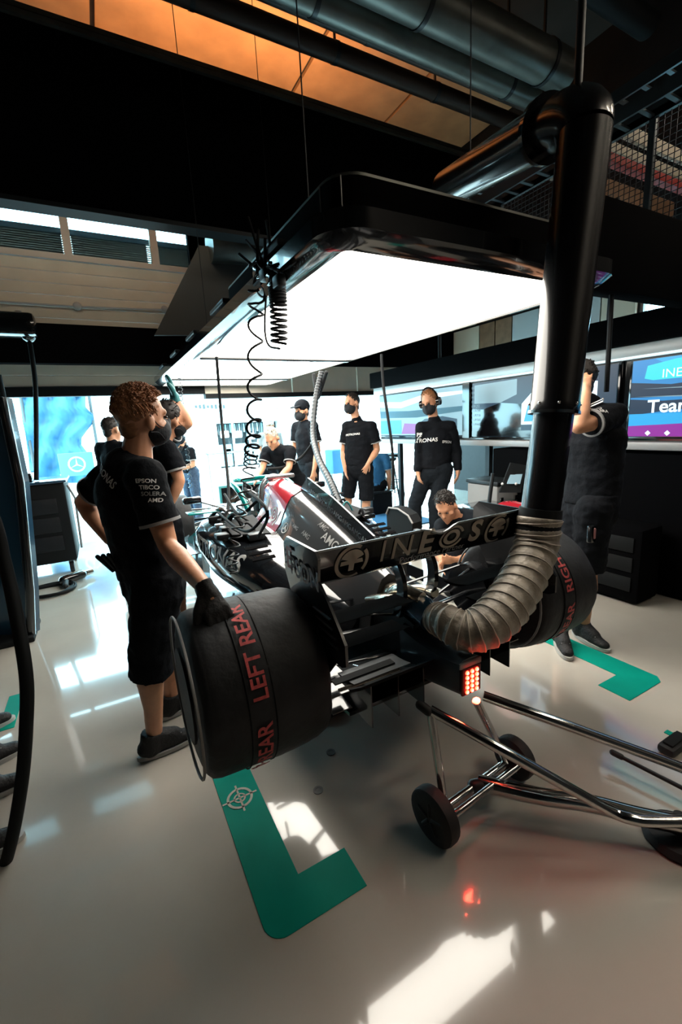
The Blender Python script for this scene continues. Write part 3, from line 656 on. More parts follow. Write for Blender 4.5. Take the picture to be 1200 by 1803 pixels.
# flap with a shallow notch in the middle of its top edge
def flap_top(x):
    t = abs(x - CX - .05) / .12
    return 0.0 if t >= 1 else -.035 * (0.5 + 0.5 * math.cos(math.pi * t))
rs = []
for i in range(41):
    x = WL + (WR - WL) * i / 40; dz = flap_top(x)
    P = [(1.70, .75), (1.664, .78), (1.625, .86), (1.592, .928 + dz), (1.586, .928 + dz), (1.60, .90 + dz * .7), (1.622, .84), (1.650, .765), (1.69, .737)]
    rs.append([V((x, y, z)) for y, z in P])
flap = build(MB().rings(rs), 'wing_flap', 'carbon', car, 50)
rs2 = [[r[3] + V((0, .001, .001)), r[4] + V((0, -.003, .002)), r[4] + V((0, -.003, -.007))] for r in rs]
build(MB().rings(rs2, False, False, False), 'gurney_lip', 'car_silver', flap)
for x, nm in ((WL, 'left'), (WR, 'right')):
    s = -1 if x == WL else 1
    pts = [(1.90, .93), (1.585, .93), (1.56, .90), (1.575, .80), (1.50, .74), (1.40, .64), (1.365, .60), (1.365, .51), (1.40, .49), (1.58, .48), (1.80, .49), (1.86, .60), (1.95, .75), (1.945, .89)]
    ep = build(MB().prism([V((x + s * .004, y, z)) for y, z in pts], (-s * .012, 0, 0)), 'endplate', 'carbon' if s > 0 else 'car_paint', car, 0)
    if s < 0: epL = ep
    for k in range(4):
        z = .56 + k * .035; build(MB().box((x + s * .006, 1.50 + k * .02, z), (.008, .16, .006)), 'louvre', 'dark_metal', ep, 0)
    # lower vertical strakes
    for k in range(3): build(MB().prism([V((x - s * .02 * k, y, z)) for y, z in ((1.45 + .1 * k, .49), (1.85, .49), (1.85, .30 + .03 * k), (1.62 + .06 * k, .30))], (.006, 0, 0)), 'strake', 'carbon', car, 0)
# beam wings between the endplates, pale upper faces
build(span(foil(1.70, .585, 1.52, .615, .012, .008), WL, 1.20), 'beam_wing', 'void', car, 50)
build(span(foil(1.70, .585, 1.52, .615, .012, .008), 1.52, WR), 'beam_wing', 'void', car, 50)
build(span(foil(1.62, .50, 1.47, .525, .012, .007), WL, 1.12), 'beam_wing', 'void', car, 50)
build(span(foil(1.62, .50, 1.47, .525, .012, .007), 1.60, WR), 'beam_wing', 'void', car, 50)
build(span(foil(1.60, .335, 1.45, .36, .008, .007), .80, 1.10), 'lower_flap', 'dark_metal', car, 50)
for s in (-1, 1):
    pl = spline([V((CX + s * .09, 1.78, .42)), V((CX + s * .10, 1.72, .58)), V((CX + s * .11, 1.74, .70)), V((CX + s * .11, 1.82, .78))], 5)
    rr = []
    for i, p in enumerate(pl): rr.append([p + V((-.011, .03, 0)), p + V((.011, .03, 0)), p + V((.013, -.03, 0)), p + V((-.013, -.03, 0))])
    build(MB().rings(rr), 'pylon', 'carbon', car, 50)
build(MB().box((CX + .05, 1.72, .86), (.035, .15, .03), bev=.008), 'wing_actuator', 'dark_metal', car)
build(MB().tube(spline([V((CX - .04, 1.92, .47)), V((CX - .05, 1.8, .555)), V((CX - .02, 1.66, .54))], 6), .035, 14), 'exhaust_shield', 'bare_metal', car)
# lettering and emblems on the wing flap (rear face) and on the body
fc = V((CX, 1.60, .852)); fr_, fu = XV, V((0, -.25, 1)).normalized()
def wingdecal(geo, m, x, z, size, sx=1.0, name='lettering', cut=0): return decal(geo, name, m, flap, V((x, 1.6, z)), XV, ZV, size, flap, .005, sx, cut)
emb = [ring2d(.40, .50, 62, 300), ring2d(.40, .50, 320, 400), ring2d(0.0, .36, 25, 155), flat_poly([(-.34, -.06), (-.08, -.06), (-.08, -.26), (.08, -.26), (.08, -.06), (.34, -.06), (.30, .06), (.07, .06), (.07, .22), (-.07, .22), (-.07, .06), (-.32, .06)])]
for x in (.915, 1.83): wingdecal(emb, 'cream_print', x, .836, .175, name='emblem', cut=.1)
for ch, x in (('I', 1.08), ('N', 1.19), ('E', 1.335), ('S', 1.665)):
    wingdecal(text_mesh(ch, .035 if ch in 'ES' else .0), 'cream_print', x, .850, .165, 1.05 if ch != 'I' else .9, cut=.12)
wingdecal([ring2d(.34, .42, 20, 340), ring2d(.16, .28)], 'cream_print', 1.50, .850, .15, 1.3, cut=.1)
wingdecal(text_mesh('Performance Partner'), 'grey_print', 1.40, .779, .045, 1.1, cut=.4)
# endplate lettering faces outwards (-X), reads with forward to the left
decal(text_mesh('E', .02), 'lettering', 'pink_print', epL, V((WL - .01, 1.86, .83)), -YV, ZV, .15)
decal(text_mesh('PSON', .02), 'lettering', 'grey_print', epL, V((WL - .01, 1.70, .80)), -YV, ZV, .12)
# sidepod and cover lettering
decal(text_mesh('PETRONAS', .02), 'lettering', 'white_print', podL, V((CX - .74, 3.30, .53)), -YV, V((0.15, 0, 1)), .17, podL, .004, 1.0, .15)
cs_r, cs_u = V((0, -1, -.25)), V((.6, -.1, 1))
for body, px, py, sz, m in (('AMG', 556, 943, .085, 'white_print'), ('AMG', 540, 915, .05, 'grey_print'), ('AMG', 528, 938, .05, 'grey_print'), ('AMG', 512, 925, .04, 'grey_print'), ('OMP', 494, 946, .07, 'white_print')):
    decal(text_mesh(body, .01), 'lettering', m, ec, PX(px, py, CX - .22), cs_r, cs_u, sz, ec, .004, 1, .2)
decal([ring2d(.3, .36), flat_poly([(-.25, -.18), (0, .25), (.25, -.18), (0, -.05)])], 'emblem', 'white_print', ec, PX(500, 929, CX - .22), cs_r, cs_u, .12, ec, .004, 1, .15)
for k in range(7): decal(text_mesh('AMG'), 'lettering', 'white_print' if k % 3 == 0 else 'grey_print', fin, V((CX - .007, 2.92 - .12 * k, .935 - .036 * k)), V((0, -1, -.3)), V((0, -.3, 1)), .055, None, .001)
decal([ring2d(.30, .44), ring2d(.10, .2), flat_poly([(.5, -.5), (.62, -.5), (.8, .5), (.68, .5)]), flat_poly([(-.9, -.1), (-.5, -.2), (-.5, 0), (-.9, .1)])], 'emblem', 'white_print', rb, V((CX - .3, 3.30, .80)), cs_r, V((.5, 0, 1)), .14, rb, .004, 1, .12)
# suspension arms, drive shafts and brake ducts
for s in (-1, 1):
    hubx = CX + s * .62
    for (xa, ya, za, xb, yb, zb, r) in ((.12, 2.15, .40, .62, 1.98, .52, .013), (.10, 1.80, .42, .62, 1.92, .52, .013), (.12, 2.2, .2, .62, 2.0, .2, .013), (.10, 1.8, .2, .62, 1.9, .2, .013), (.1, 1.93, .3, .62, 1.93, .35, .022), (.12, 2.3, .3, .62, 2.05, .3, .01)):
        build(MB().capsule(V((CX + s * xa, ya, za)), V((CX + s * xb, yb, zb)), r, r, side=YV, flat=.5), 'suspension_arm', 'carbon', car)
    build(MB().lathe(V((hubx - .06, 1.93, .36)), XV, [(0, .1), (0, .17), (.1, .17), (.1, .1)], 28), 'brake_drum', 'carbon', car)
    for k in range(4): build(MB().box((hubx - s * .06, 1.62 + .02 * k, .16 + .07 * k), (.1, .10, .006)), 'brake_winglet', 'carbon', car, 0)
    for (xa, ya, za, xb, yb, zb) in ((.14, 5.3, .45, .75, 5.6, .5), (.14, 5.8, .42, .75, 5.62, .5), (.14, 5.3, .28, .75, 5.58, .22), (.14, 5.9, .28, .75, 5.64, .22)):
        build(MB().capsule(V((CX + s * xa, ya, za)), V((CX + s * xb, yb, zb)), .012, .012), 'suspension_arm', 'carbon', car)
# covered tyres
def tyre(xa, xb, yc, r, label, words):
    t = thing('tyre_in_blanket', label, 'tyre', ((xa + xb) / 2, yc, 0), 'tyres in heating blankets')
    n = 56; W = xb - xa; prof = []
    for u, rr in ((0, .50), (0, .62), (.01, .80), (.03, .9), (.06, .955), (.12, .985), (.25, 1.0), (.5, 1.005), (.75, 1.0), (.88, .985), (.94, .955), (.97, .9), (.99, .80), (1, .62), (1, .5)): prof.append((u, rr))
    # subdivide across the tread
    fine = []
    for (u0, r0), (u1, r1) in zip(prof[:-1], prof[1:]):
        for k in range(3): fine.append((u0 + (u1 - u0) * k / 3, r0 + (r1 - r0) * k / 3))
    fine.append(prof[-1]); R = []
    for u, rr in fine:
        ring = []
        for k in range(n):
            a = 6.28318 * k / n; q = V((u * 5, math.cos(a) * 2.2, math.sin(a) * 2.2 + xa * 3))
            dr_ = (.012 * noise.noise(q) + .006 * noise.noise(q * 2.7)) * (1 if .05 < u < .95 else 1.6)
            rad = r * (rr + dr_); z = r + math.sin(a) * rad
            if z < .012: z = .012 * 1
            ring.append(V((xa + W * u + dr_ * .3, yc + math.cos(a) * rad, z)))
        R.append(ring)
    bl = build(MB().rings(R, True, True), 'blanket', 'blanket', t, 70)
    for xs_ in (xa - .004, xb + .004): build(MB().lathe(V((xs_ - .006, yc, r)), XV, [(0, .03), (0, r * .56), (.012, r * .56), (.012, .03)], 32), 'wheel_rim', 'rubber', t)
    # stitched band that carries the lettering
    for u in (.315, .50):
        x = xa + W * u; build(MB().tube([V((x, yc + math.cos(a) * r * 1.008, r + math.sin(a) * r * 1.008)) for a in [6.28318 * k / 48 for k in range(48)] if r + math.sin(a) * r > .03], .003, 6), 'seam', 'black_matte', bl)
    build(MB().tube([V((xa - .004, yc + math.cos(a) * r * .93, r + math.sin(a) * r * .93)) for a in [6.28318 * k / 48 for k in range(48)]], .006, 6, closed=True), 'drawcord', 'crate_grey', bl)
    for body, mid in words:
        vs, fs = text_mesh(body, .02); org = ORG[bl.name]
        bm = bmesh.new(); bv = [bm.verts.new(v) for v in vs]
        for f in fs: bm.faces.new([bv[i] for i in f])
        y0_ = min(v.co.x for v in bm.verts); y1_ = max(v.co.x for v in bm.verts); tq = y0_
        while tq < y1_:
            bmesh.ops.bisect_plane(bm, geom=bm.verts[:] + bm.edges[:] + bm.faces[:], plane_co=(tq, 0, 0), plane_no=(1, 0, 0)); tq += .12
        size = .088; xm = xa + W * .41
        for v in bm.verts:
            a = math.radians(mid) + (v.co.x * size) / r      # reads towards the top, seen from behind
            rad = r * 1.020 + .004
            v.co = V((xm + v.co.y * size * .95 * -1, yc - math.cos(a) * rad, r + math.sin(a) * rad)) - org
        me = bpy.data.meshes.new('lettering'); bm.to_mesh(me); bm.free(); link('lettering', me, 'red_print', bl, smooth=0, fix=False)
    return t
tyre(.175, .722, 1.79, .355, 'near left rear tyre wrapped in black heating blanket with red lettering', (('LEFT REAR', 48), ('LEFT REAR', -33)))
tyre(2.015, 2.545, 1.79, .355, 'right rear tyre in black heating blanket behind the flexible hose', (('RIGHT REAR', 52), ('RIGHT REAR', -38)))
tyre(.50, .88, 5.6, .34, 'left front tyre in black blanket far behind the tall mechanic', ())
tyre(1.84, 2.22, 5.6, .34, 'right front tyre in black blanket at the far side of car', ())

# opened bodywork: boxes, looms, pipes and covers around the cockpit sides and sidepod tops
random.seed(21)
for s in (-1, 1):
    for k in range(7):
        x = CX + s * random.uniform(.40, .66); y = 3.05 + .13 * k; z = .675 - .10 * max(0, 3.4 - y)
        build(MB().box((x, y, z + .02), (random.uniform(.06, .14), random.uniform(.05, .10), random.uniform(.03, .07)), bev=.01), 'electronics_box', random.choice(('black_matte', 'dark_metal', 'black_gloss', 'car_silver')), car)
    for k in range(6):
        x0, y0 = CX + s * random.uniform(.34, .5), 3.1 + .13 * k; x1, y1 = CX + s * random.uniform(.50, .62), y0 + random.uniform(-.2, .35)
        zt = .69 - .10 * max(0, 3.4 - y0); build(MB().tube(spline([V((x0, y0, zt)), V(((x0 + x1) / 2, (y0 + y1) / 2, zt + random.uniform(.05, .11))), V((x1, y1, zt - .02))], 6), random.choice((.008, .012, .018)), 8), 'loom_pipe', random.choice(('black_matte', 'dark_metal', 'car_silver', 'glove_teal', 'black_matte')), car)
    build(MB().prism([V((CX + s * x, y, z)) for x, y, z in ((.30, 3.55, .71), (.58, 3.5, .70), (.60, 3.1, .675), (.34, 3.0, .665))], (0, 0, .012)), 'service_cover', 'black_matte', car, 0)
    for k in range(3): build(MB().box((CX + s * .5, 2.72 + .07 * k, .585 + .021 * k), (.16, .03, .008), (XV, V((0, .95, .3)), V((0, -.3, .95)))), 'cooling_louvre', 'void', car, 0)
for k in range(6):
    a_ = V((CX + random.uniform(-.25, .25), 3.9 + .1 * k, .70)); b_ = V((CX + random.uniform(-.3, .3), 4.1 + .1 * k, .72)); build(MB().tube(spline([a_, (a_ + b_) / 2 + V((0, 0, random.uniform(.05, .15))), b_], 6), .008, 6), 'loom_pipe', random.choice(('black_matte', 'car_silver', 'dark_metal')), car)
build(MB().ell(V((CX, 4.12, .74)), (XV * .12, YV * .14, ZV * .08)), 'seat_cover', 'black_matte', car)
# the car stands lifted on stands: bring the assembly to its true size (2 m wide) and height above the floor
CARK, LIFT = .787, .309
def lift(o):
    o.scale = (CARK,) * 3; o.location = o.location * CARK + V((0, 0, LIFT))
for o in [o for o in COL.objects if o.parent is None and (o.name.startswith('racing_car') or o.name.startswith('tyre_in_blanket'))]: lift(o)
rl_ = bpy.data.objects.new('rain_light_lamp', bpy.data.lights.new('rain_light_lamp', 'AREA')); COL.objects.link(rl_)
rl_.data.shape = 'RECTANGLE'; rl_.data.size = .08; rl_.data.size_y = .1; rl_.data.energy = 0.8; rl_.data.color = (1.0, .06, .03)
rl_.location = (CX * CARK, 1.318 * CARK, LIFT + .243 * CARK); rl_.rotation_euler = (math.radians(-88), 0, 0)
for (x, y, lab) in ((.86, 1.85, 'axle stand under the car floor, rear left'), (1.28, 1.85, 'axle stand under the car floor, rear right'), (.9, 3.5, 'axle stand under the car floor, front left'), (1.24, 3.5, 'axle stand under the car floor, front right')):
    t = thing('axle_stand', lab, 'stand', (x, y, 0), 'axle stands under the car')
    build(MB().box((x, y, .012), (.2, .2, .024), bev=.006), 'base', 'dark_metal', t); build(MB().tube([V((x, y, .02)), V((x, y, .345))], .025, 14), 'column', 'dark_metal', t); build(MB().box((x, y, .355), (.1, .1, .022), bev=.005), 'saddle', 'rubber', t)
# ------------------------------------------------------------------ exhaust extraction duct and flexible hose
dtop = V((2.24, 1.5, 2.74)); dmid = PY(974, 728, 1.5); dlow = PY(950, 905, 1.5)
du = thing('extraction_duct', 'tall glossy black extraction duct with elbow hanging beside the rear wing', 'duct', dlow)
ax = (dmid - dtop).normalized(); L1 = (dmid - dtop).length
build(MB().lathe(dtop, ax, [(0, .118), (L1 - .06, .118), (L1 - .055, .121), (L1, .121), (L1, .10)], 40), 'upper_pipe', 'black_pipe', du)
build(MB().lathe(dmid, ax, [(-.012, .10), (-.012, .127), (.004, .127), (.004, .10)], 40), 'bottom_ring', 'chrome', du)
for a_ in range(8):
    u_, v_ = frame(ax); q = dmid - ax * .045 + (u_ * math.cos(a_ * .785) + v_ * math.sin(a_ * .785)) * .121
    build(MB().ell(q, (XV * .008, YV * .008, ZV * .008), 8, 5), 'bolt', 'chrome', du, 180)
ax2 = (dlow - dmid).normalized(); L2 = (dlow - dmid).length
build(MB().lathe(dmid, ax2, [(-.3, .098), (L2, .098), (L2, .09)], 40), 'lower_pipe', 'black_pipe', du)
build(MB().lathe(dlow, ax2, [(-.03, .098), (-.03, .108), (.10, .112), (.10, .09)], 40), 'cuff', 'black_matte', du)
# elbow and horizontal run
run_end = PY(835, 300, 2.55); e1 = dtop + V((0, .0, .0))
top = V((2.245, 1.52, 2.86)); el = [dtop - ax * 0.0]
d2 = (run_end - top).normalized()
pts = []
for k in range(9):
    t = k / 8; a_ = dtop; b_ = dtop - ax * .11; c_ = b_ + d2 * .30
    pts.append(a_.lerp(b_, t).lerp(b_.lerp(c_, t), t))
build(MB().tube(pts, lambda t: .118 + .012 * math.sin(math.pi * t), 36), 'elbow', 'black_pipe', du)
build(MB().lathe(pts[-1], d2, [(0, .10), (0, .158), (.035, .158), (.035, .10)], 36), 'flange', 'black_gloss', du)
build(MB().lathe(pts[-1], d2, [(.035, .10), (.035, .142), (.045, .142), (.045, .10)], 36), 'flange_ring', 'bare_metal', du)
build(MB().lathe(pts[-1], d2, [(.04, .13), ((run_end - pts[-1]).length + .5, .13), ((run_end - pts[-1]).length + .5, .05)], 36), 'run_pipe', 'black_pipe', du)
build(MB().tube([pts[4] + V((0, 0, .1)), pts[4] + V((0, 0, .5)), V((pts[4].x, pts[4].y, 7.2))], .02), 'hanger_rod', 'dark_metal', du)
# flexible hose
hp_ = [dlow + ax2 * .02, PY(942, 965, 1.49), PY(920, 1020, 1.44), PY(890, 1068, 1.39), PY(855, 1102, 1.37), PY(820, 1112, 1.41), PY(788, 1097, 1.49), PX(764, 1086, CX)]
path = spline(hp_, 14); N = len(path)
ho = thing('flexible_hose', 'ribbed beige flexible hose joining black duct to the car exhaust', 'hose', path[60])
def hr(t):
    base = .112 - .036 * max(0, (t - .45) / .55)
    return base * (1 + .035 * math.sin(t * 6.28318 * 19) + .02 * noise.noise(V((t * 40, 0, 3))))
fine = []
for i in range(N - 1):
    for k in range(2): fine.append(path[i].lerp(path[i + 1], k / 2))
fine.append(path[-1])
build(MB().tube(fine, hr, 28), 'sleeve', 'hose_fabric', ho, 180)
wires = MB(); tot = 19 * 20; prev = None; hel = []
for i in range(tot + 1):
    t = i / tot; f = t * (len(fine) - 1); k = min(int(f), len(fine) - 2); p = fine[k].lerp(fine[k + 1], f - k); d = (fine[k + 1] - fine[k]).normalized()
    if prev is None: prev = frame(d)[0]
    u_ = (prev - d * prev.dot(d)).normalized(); prev = u_; v_ = d.cross(u_); a_ = 6.28318 * i / 20
    base = (.112 - .036 * max(0, (t - .45) / .55)) * 1.035
    hel.append(p + (u_ * math.cos(a_) + v_ * math.sin(a_)) * base)
build(MB().tube(hel, .0035, 6), 'wire_helix', 'cream_print', ho)
for o in (du, ho): lift(o)
# ------------------------------------------------------------------ jack trolley with chrome tubes
jt = thing('jack_trolley', 'chrome tube jack trolley with two black wheels behind the car', 'trolley', (1.2, .8, 0))
w1 = V((.835, .985, .098)); w2 = V((1.29, 1.03, .085))
def wheel(c, r, wd, parent):
    axw = (w2 - w1).normalized(); axw.z = 0
    o = build(MB().lathe(c - axw * wd / 2, axw, [(0, r * .55), (0, r * .86), (wd * .12, r * .97), (wd * .3, r), (wd * .7, r), (wd * .88, r * .97), (wd, r * .86), (wd, r * .55)], 32), 'wheel', 'rubber', parent)
    build(MB().lathe(c - axw * wd * .36, axw, [(0, .012), (0, r * .58), (wd * .72, r * .58), (wd * .72, .012)], 24), 'hub', 'dark_metal', o)
    for k in range(5):
        a_ = 6.28318 * k / 5; u_, v_ = frame(axw); q = u_ * math.cos(a_) + v_ * math.sin(a_)
        build(MB().capsule(c - axw * wd * .42 + q * r * .15, c - axw * wd * .42 + q * r * .55, r * .09), 'spoke', 'rubber', o)
    return o
wheel(w1, .098, .055, jt); wheel(w2, .085, .055, jt)
build(MB().tube([w1, w2], .016, 14), 'axle', 'chrome', jt)
build(MB().tube([w1 + V((0, -.05, .02)), w2 + V((0, -.05, .02))], .012, 12), 'cross_tube', 'chrome', jt)
uA = PX(757, 1250, .90); uB = PX(838, 1234, 1.05); uC = PX(850, 1225, 1.10)
ax_ = (w2 - w1).normalized(); i1, i2 = w1 + ax_ * .05, w2 - ax_ * .05
build(MB().tube([i1, uA], .015, 12), 'upright', 'chrome', jt); build(MB().tube([i2, uB], .015, 12), 'upright', 'chrome', jt)
build(MB().capsule(uA + V((-.01, 0, .0)), uA + V((-.02, .03, .01)), .018), 'joint', 'rubber', jt)
railA = spline([uA, PZ(900, 1330, .33), PZ(1060, 1420, .17), PZ(1110, 1441, .15), PZ(1160, 1446, .145), PZ(1290, 1445, .14)], 8)
railB = spline([uC, PZ(960, 1264, .39), PZ(1100, 1315, .30), PZ(1200, 1352, .24), PZ(1290, 1390, .18)], 8)
build(MB().tube(railA, .018, 14), 'rail', 'chrome', jt); build(MB().tube(railB, .018, 14), 'rail', 'chrome', jt)
mid = w1.lerp(w2, .52)
build(MB().tube(spline([mid, PZ(940, 1400, .11), PZ(1040, 1415, .10), PZ(1130, 1438, .09), PZ(1290, 1470, .08)], 8), .029, 16), 'centre_beam', 'chrome', jt)
build(MB().capsule(mid - ax_ * .03, mid + V((.06, -.04, 0)), .026), 'bracket', 'dark_metal', jt)
dk = PZ(1172, 1478, 0)
build(MB().lathe(dk + V((.03, -.02, .0)), ZV, [(0, .10), (.012, .105), (.03, .09), (.04, .03), (.10, .02), (.10, .001)], 32), 'foot_plate', 'rubber', jt)
pa, pb = PZ(1078, 1325, .06), PZ(1215, 1395, .05)
ld = thing('lever_bar', 'thin dark lever bar with rubber tip on floor at right edge', 'bar', (pa.x, pa.y, 0))
build(MB().tube([pa, pb], .008, 10), 'bar', 'dark_metal', ld); build(MB().capsule(pa, pa.lerp(pb, .12), .012), 'grip', 'rubber', ld)
build(MB().tube([pb, V((pb.x, pb.y, .006))], .01, 8), 'foot', 'dark_metal', ld)
a_ = PZ(1168, 1332, .0)
pd_ = thing('wheel_chock', 'black rubber chock lying on the floor at right edge', 'chock', a_ + V((.08, .0, 0)))
build(MB().box(a_ + V((.08, 0, .022)), (.16, .07, .044), bev=.02), 'block', 'rubber', pd_); build(MB().box(a_ + V((.08, 0, .049)), (.12, .04, .01), bev=.004), 'pad', 'black_matte', pd_)
# ------------------------------------------------------------------ hanging cables
def hang(name, pts, r, m, label, cat='cable', group=None):
    return tag(build(MB().tube(spline(pts, 10), r, 8), name, m), label, cat, group)
def spiral(pts, rad, turns, r, m, label):
    return tag(build(MB().tube(coil(pts, rad, turns, 16), r, 6), 'spiral_cable', m), label, 'cable', 'spiral cables from the gantry')
gx = gl - .09
c1 = [PX(452, 500, gx), PX(450, 560, gx), PX(448, 680, gx - .06), PX(446, 760, gx - .13), PX(442, 800, .60)]
spiral(c1, lambda t: .038 - .008 * t, 9, .006, 'black_matte', 'stretched black spiral cable hanging before the light panel')
c1b = [PX(442, 800, .60), PX(438, 830, .57), PX(425, 900, .52), PX(412, 960, .47), PX(408, 1010, .44)]
spiral(c1b, lambda t: .028 - .004 * t, 13, .0035, 'dark_metal', 'tighter lower spiral cable dropping in front of the sidepod')
spiral([PX(487, 505, gx), PX(490, 540, gx), PX(491, 605, gx)], .034, 13, .006, 'black_matte', 'short bunched black spiral cable under the gantry edge')
hang('drop_cable', [PX(468, 520, gx), PX(466, 580, gx), PX(473, 608, gx), PX(492, 614, gx)], .005, 'black_matte', 'thin black loop beside the bunched spiral cable', group=None)
spiral([PX(316, 660, .82), PX(320, 720, .84), PX(330, 800, .9), PX(335, 860, .95)], .02, 22, .004, 'dark_metal', 'thin grey spiral cable in front of the far capped mechanic')
hang('drop_cable', [PX(381, 628, .9), PX(390, 740, .92), PX(402, 860, .80), PX(396, 950, .62)], .012, 'black_matte', 'straight black cable hanging left of the stretched spiral')
hang('drop_cable', [PX(672, 640, 2.33) + V((0, 0, .08)), PX(672, 640, 2.33), PX(676, 690, 2.34), PX(690, 790, 2.36), PX(692, 862, 2.38)], .013, 'black_matte', 'straight black cable hanging between the two men at right')
hang('drop_cable', [PY(1078, 470, 1.56), PY(1074, 560, 1.56), PY(1067, 690, 1.57)], .014, 'black_matte', 'black cable hanging in front of the big blue screen')
# cable bundle and clamps at the gantry edge
cb = thing('cable_cluster', 'tangled black cable cluster clipped to the gantry edge', 'cables', PX(470, 470, gx))
random.seed(3)
for k in range(9):
    a_ = PX(440 + random.uniform(-20, 35), 400 + random.uniform(-20, 60), gx - .02); b_ = PX(470 + random.uniform(-40, 30), 470 + random.uniform(-10, 30), gx - .03)
    m_ = (a_ + b_) / 2 + V((random.uniform(-.05, .05), random.uniform(-.1, .1), -.04)); build(MB().tube(spline([a_, m_, b_], 6), .007, 6), 'loop', 'black_matte', cb)
for k in range(4): build(MB().box(PX(455 + k * 12, 478 + k * 6, gx - .02), (.04, .07, .05), bev=.01), 'connector', ('black_gloss', 'dark_metal')[k % 2], cb)
a_ = PX(478, 500, gx)
build(MB().lathe(a_ - XV * .02, XV, [(0, .02), (0, .05), (.04, .05), (.04, .02)], 20), 'pulley', 'black_gloss', cb)
# air line: ribbed hose from the gantry to the far side of the cockpit
def ribbed(t): return .03 * (1 + .10 * math.sin(t * 6.28318 * 45))
pp = spline([PX(566, 655, 2.2), PX(556, 700, 2.1), PX(551, 760, 1.95), PX(560, 805, 1.75), PX(582, 850, 1.6), PX(598, 890, 1.5)], 40)
tag(build(MB().tube(pp, ribbed, 14), 'air_hose', 'dark_metal', None, 180), 'ribbed grey air hose curving down to the engine cover', 'hose')
tag(build(MB().tube(spline([PX(551, 780, 2.1), PX(530, 805, 2.0), PX(500, 822, 1.75), PX(470, 826, 1.55)], 10), .016, 10), 'air_hose', 'black_matte'), 'thin black air line looping over the cockpit', 'hose')
hs = thing('hose_bracket', 'black V-shaped bracket holding the air hose under the panel', 'bracket', PX(558, 690, 2.2))
build(MB().capsule(PX(552, 660, 2.2), PX(558, 700, 2.2), .02), 'arm', 'black_matte', hs); build(MB().capsule(PX(574, 656, 2.2), PX(560, 700, 2.2), .02), 'arm', 'black_matte', hs)
# cables lying over the car
random.seed(11)
for k, (p0, p1, p2, lab) in enumerate((((395, 870), (420, 905), (455, 880), 'black cable looped over the cockpit, nearest the halo'), ((380, 900), (430, 935), (470, 905), 'black cable draped over the left sidepod top'), ((430, 860), (470, 900), (455, 945), 'black cable running down beside the red airbox'), ((350, 930), (385, 985), (410, 1030), 'thin cable hanging off the sidepod edge'))):
    a_, b_, c_ = PX(*p0, .66), PX(*p1, .60), PX(*p2, .66)
    tag(build(MB().tube(spline([a_, b_, c_], 8), .008, 6), 'umbilical_cable', 'black_matte'), lab, 'cable', 'cables over the car')
# ------------------------------------------------------------------ left: tool cart, floor coil, post and thick hose
ct0 = PZ(28, 1035, 0); ct1 = PZ(142, 1000, 0)
ca = thing('tool_cart', 'black covered tool cart on castors left of the tall mechanic', 'cart', (-.78, 5.75, 0))
CXc, CYc = -.80, 5.72
build(MB().box((CXc, CYc, .56), (.86, .62, .86), bev=.03), 'body', 'black_matte', ca)
build(MB().box((CXc, CYc, 1.0), (.90, .66, .03), bev=.01), 'lid', 'plastic_blue', ca)
for k in range(3): build(MB().box((CXc - .02, CYc - .315, .35 + .2 * k), (.7, .012, .16), bev=.005), 'drawer', 'black_wall', ca)
build(MB().tube([V((CXc + .45, CYc - .25, .95)), V((CXc + .5, CYc - .25, .8)), V((CXc + .48, CYc - .25, .25))], .012), 'frame_tube', 'grey_frame', ca)
for sx_ in (-1, 1):
    for sy_ in (-1, 1):
        q = V((CXc + sx_ * .36, CYc + sy_ * .24, .06)); o = build(MB().lathe(q - XV * .02, XV, [(0, .01), (0, .06), (.04, .06), (.04, .01)], 20), 'castor', 'rubber', ca)
        build(MB().box(q + V((0, 0, .055)), (.05, .04, .05)), 'fork', 'grey_frame', o)
bx = thing('equipment_box', 'small dark box with handle resting on the tool cart', 'box', (CXc - .1, CYc, 1.015))
build(MB().box((CXc - .1, CYc, 1.06), (.5, .4, .09), bev=.02), 'case', 'black_gloss', bx); build(MB().tube(spline([V((CXc - .25, CYc, 1.1)), V((CXc - .1, CYc, 1.14)), V((CXc + .05, CYc, 1.1))], 6), .01), 'handle', 'dark_metal', bx)
# coiled air line on the floor
cc = PZ(85, 1040, .014); P = []
for i in range(80):
    a_ = 6.28318 * i / 26; rr = .20 + .02 * math.sin(i * .7) + i * .0006; P.append(cc + V((math.cos(a_) * rr * 1.0, math.sin(a_) * rr * .8, .0 + .004 * (i / 26))))
tag(build(MB().tube(P, .014, 8), 'coiled_hose', 'black_matte'), 'black hose lying coiled on the floor beside the tool cart', 'hose')
gg = thing('wheel_gun', 'black wheel gun lying on the floor beside the coiled hose', 'tool', PZ(112, 1025, 0))
q = PZ(112, 1022, .05)
build(MB().capsule(q, q + V((.16, .10, .0)), .045), 'body', 'black_gloss', gg); build(MB().capsule(q + V((.02, .0, 0)), q + V((.02, -.13, -.02)), .025), 'grip', 'rubber', gg); build(MB().lathe(q + V((.19, .12, 0)), V((.85, .53, 0)), [(0, .03), (.07, .03), (.07, .01)], 16), 'socket', 'chrome', gg)
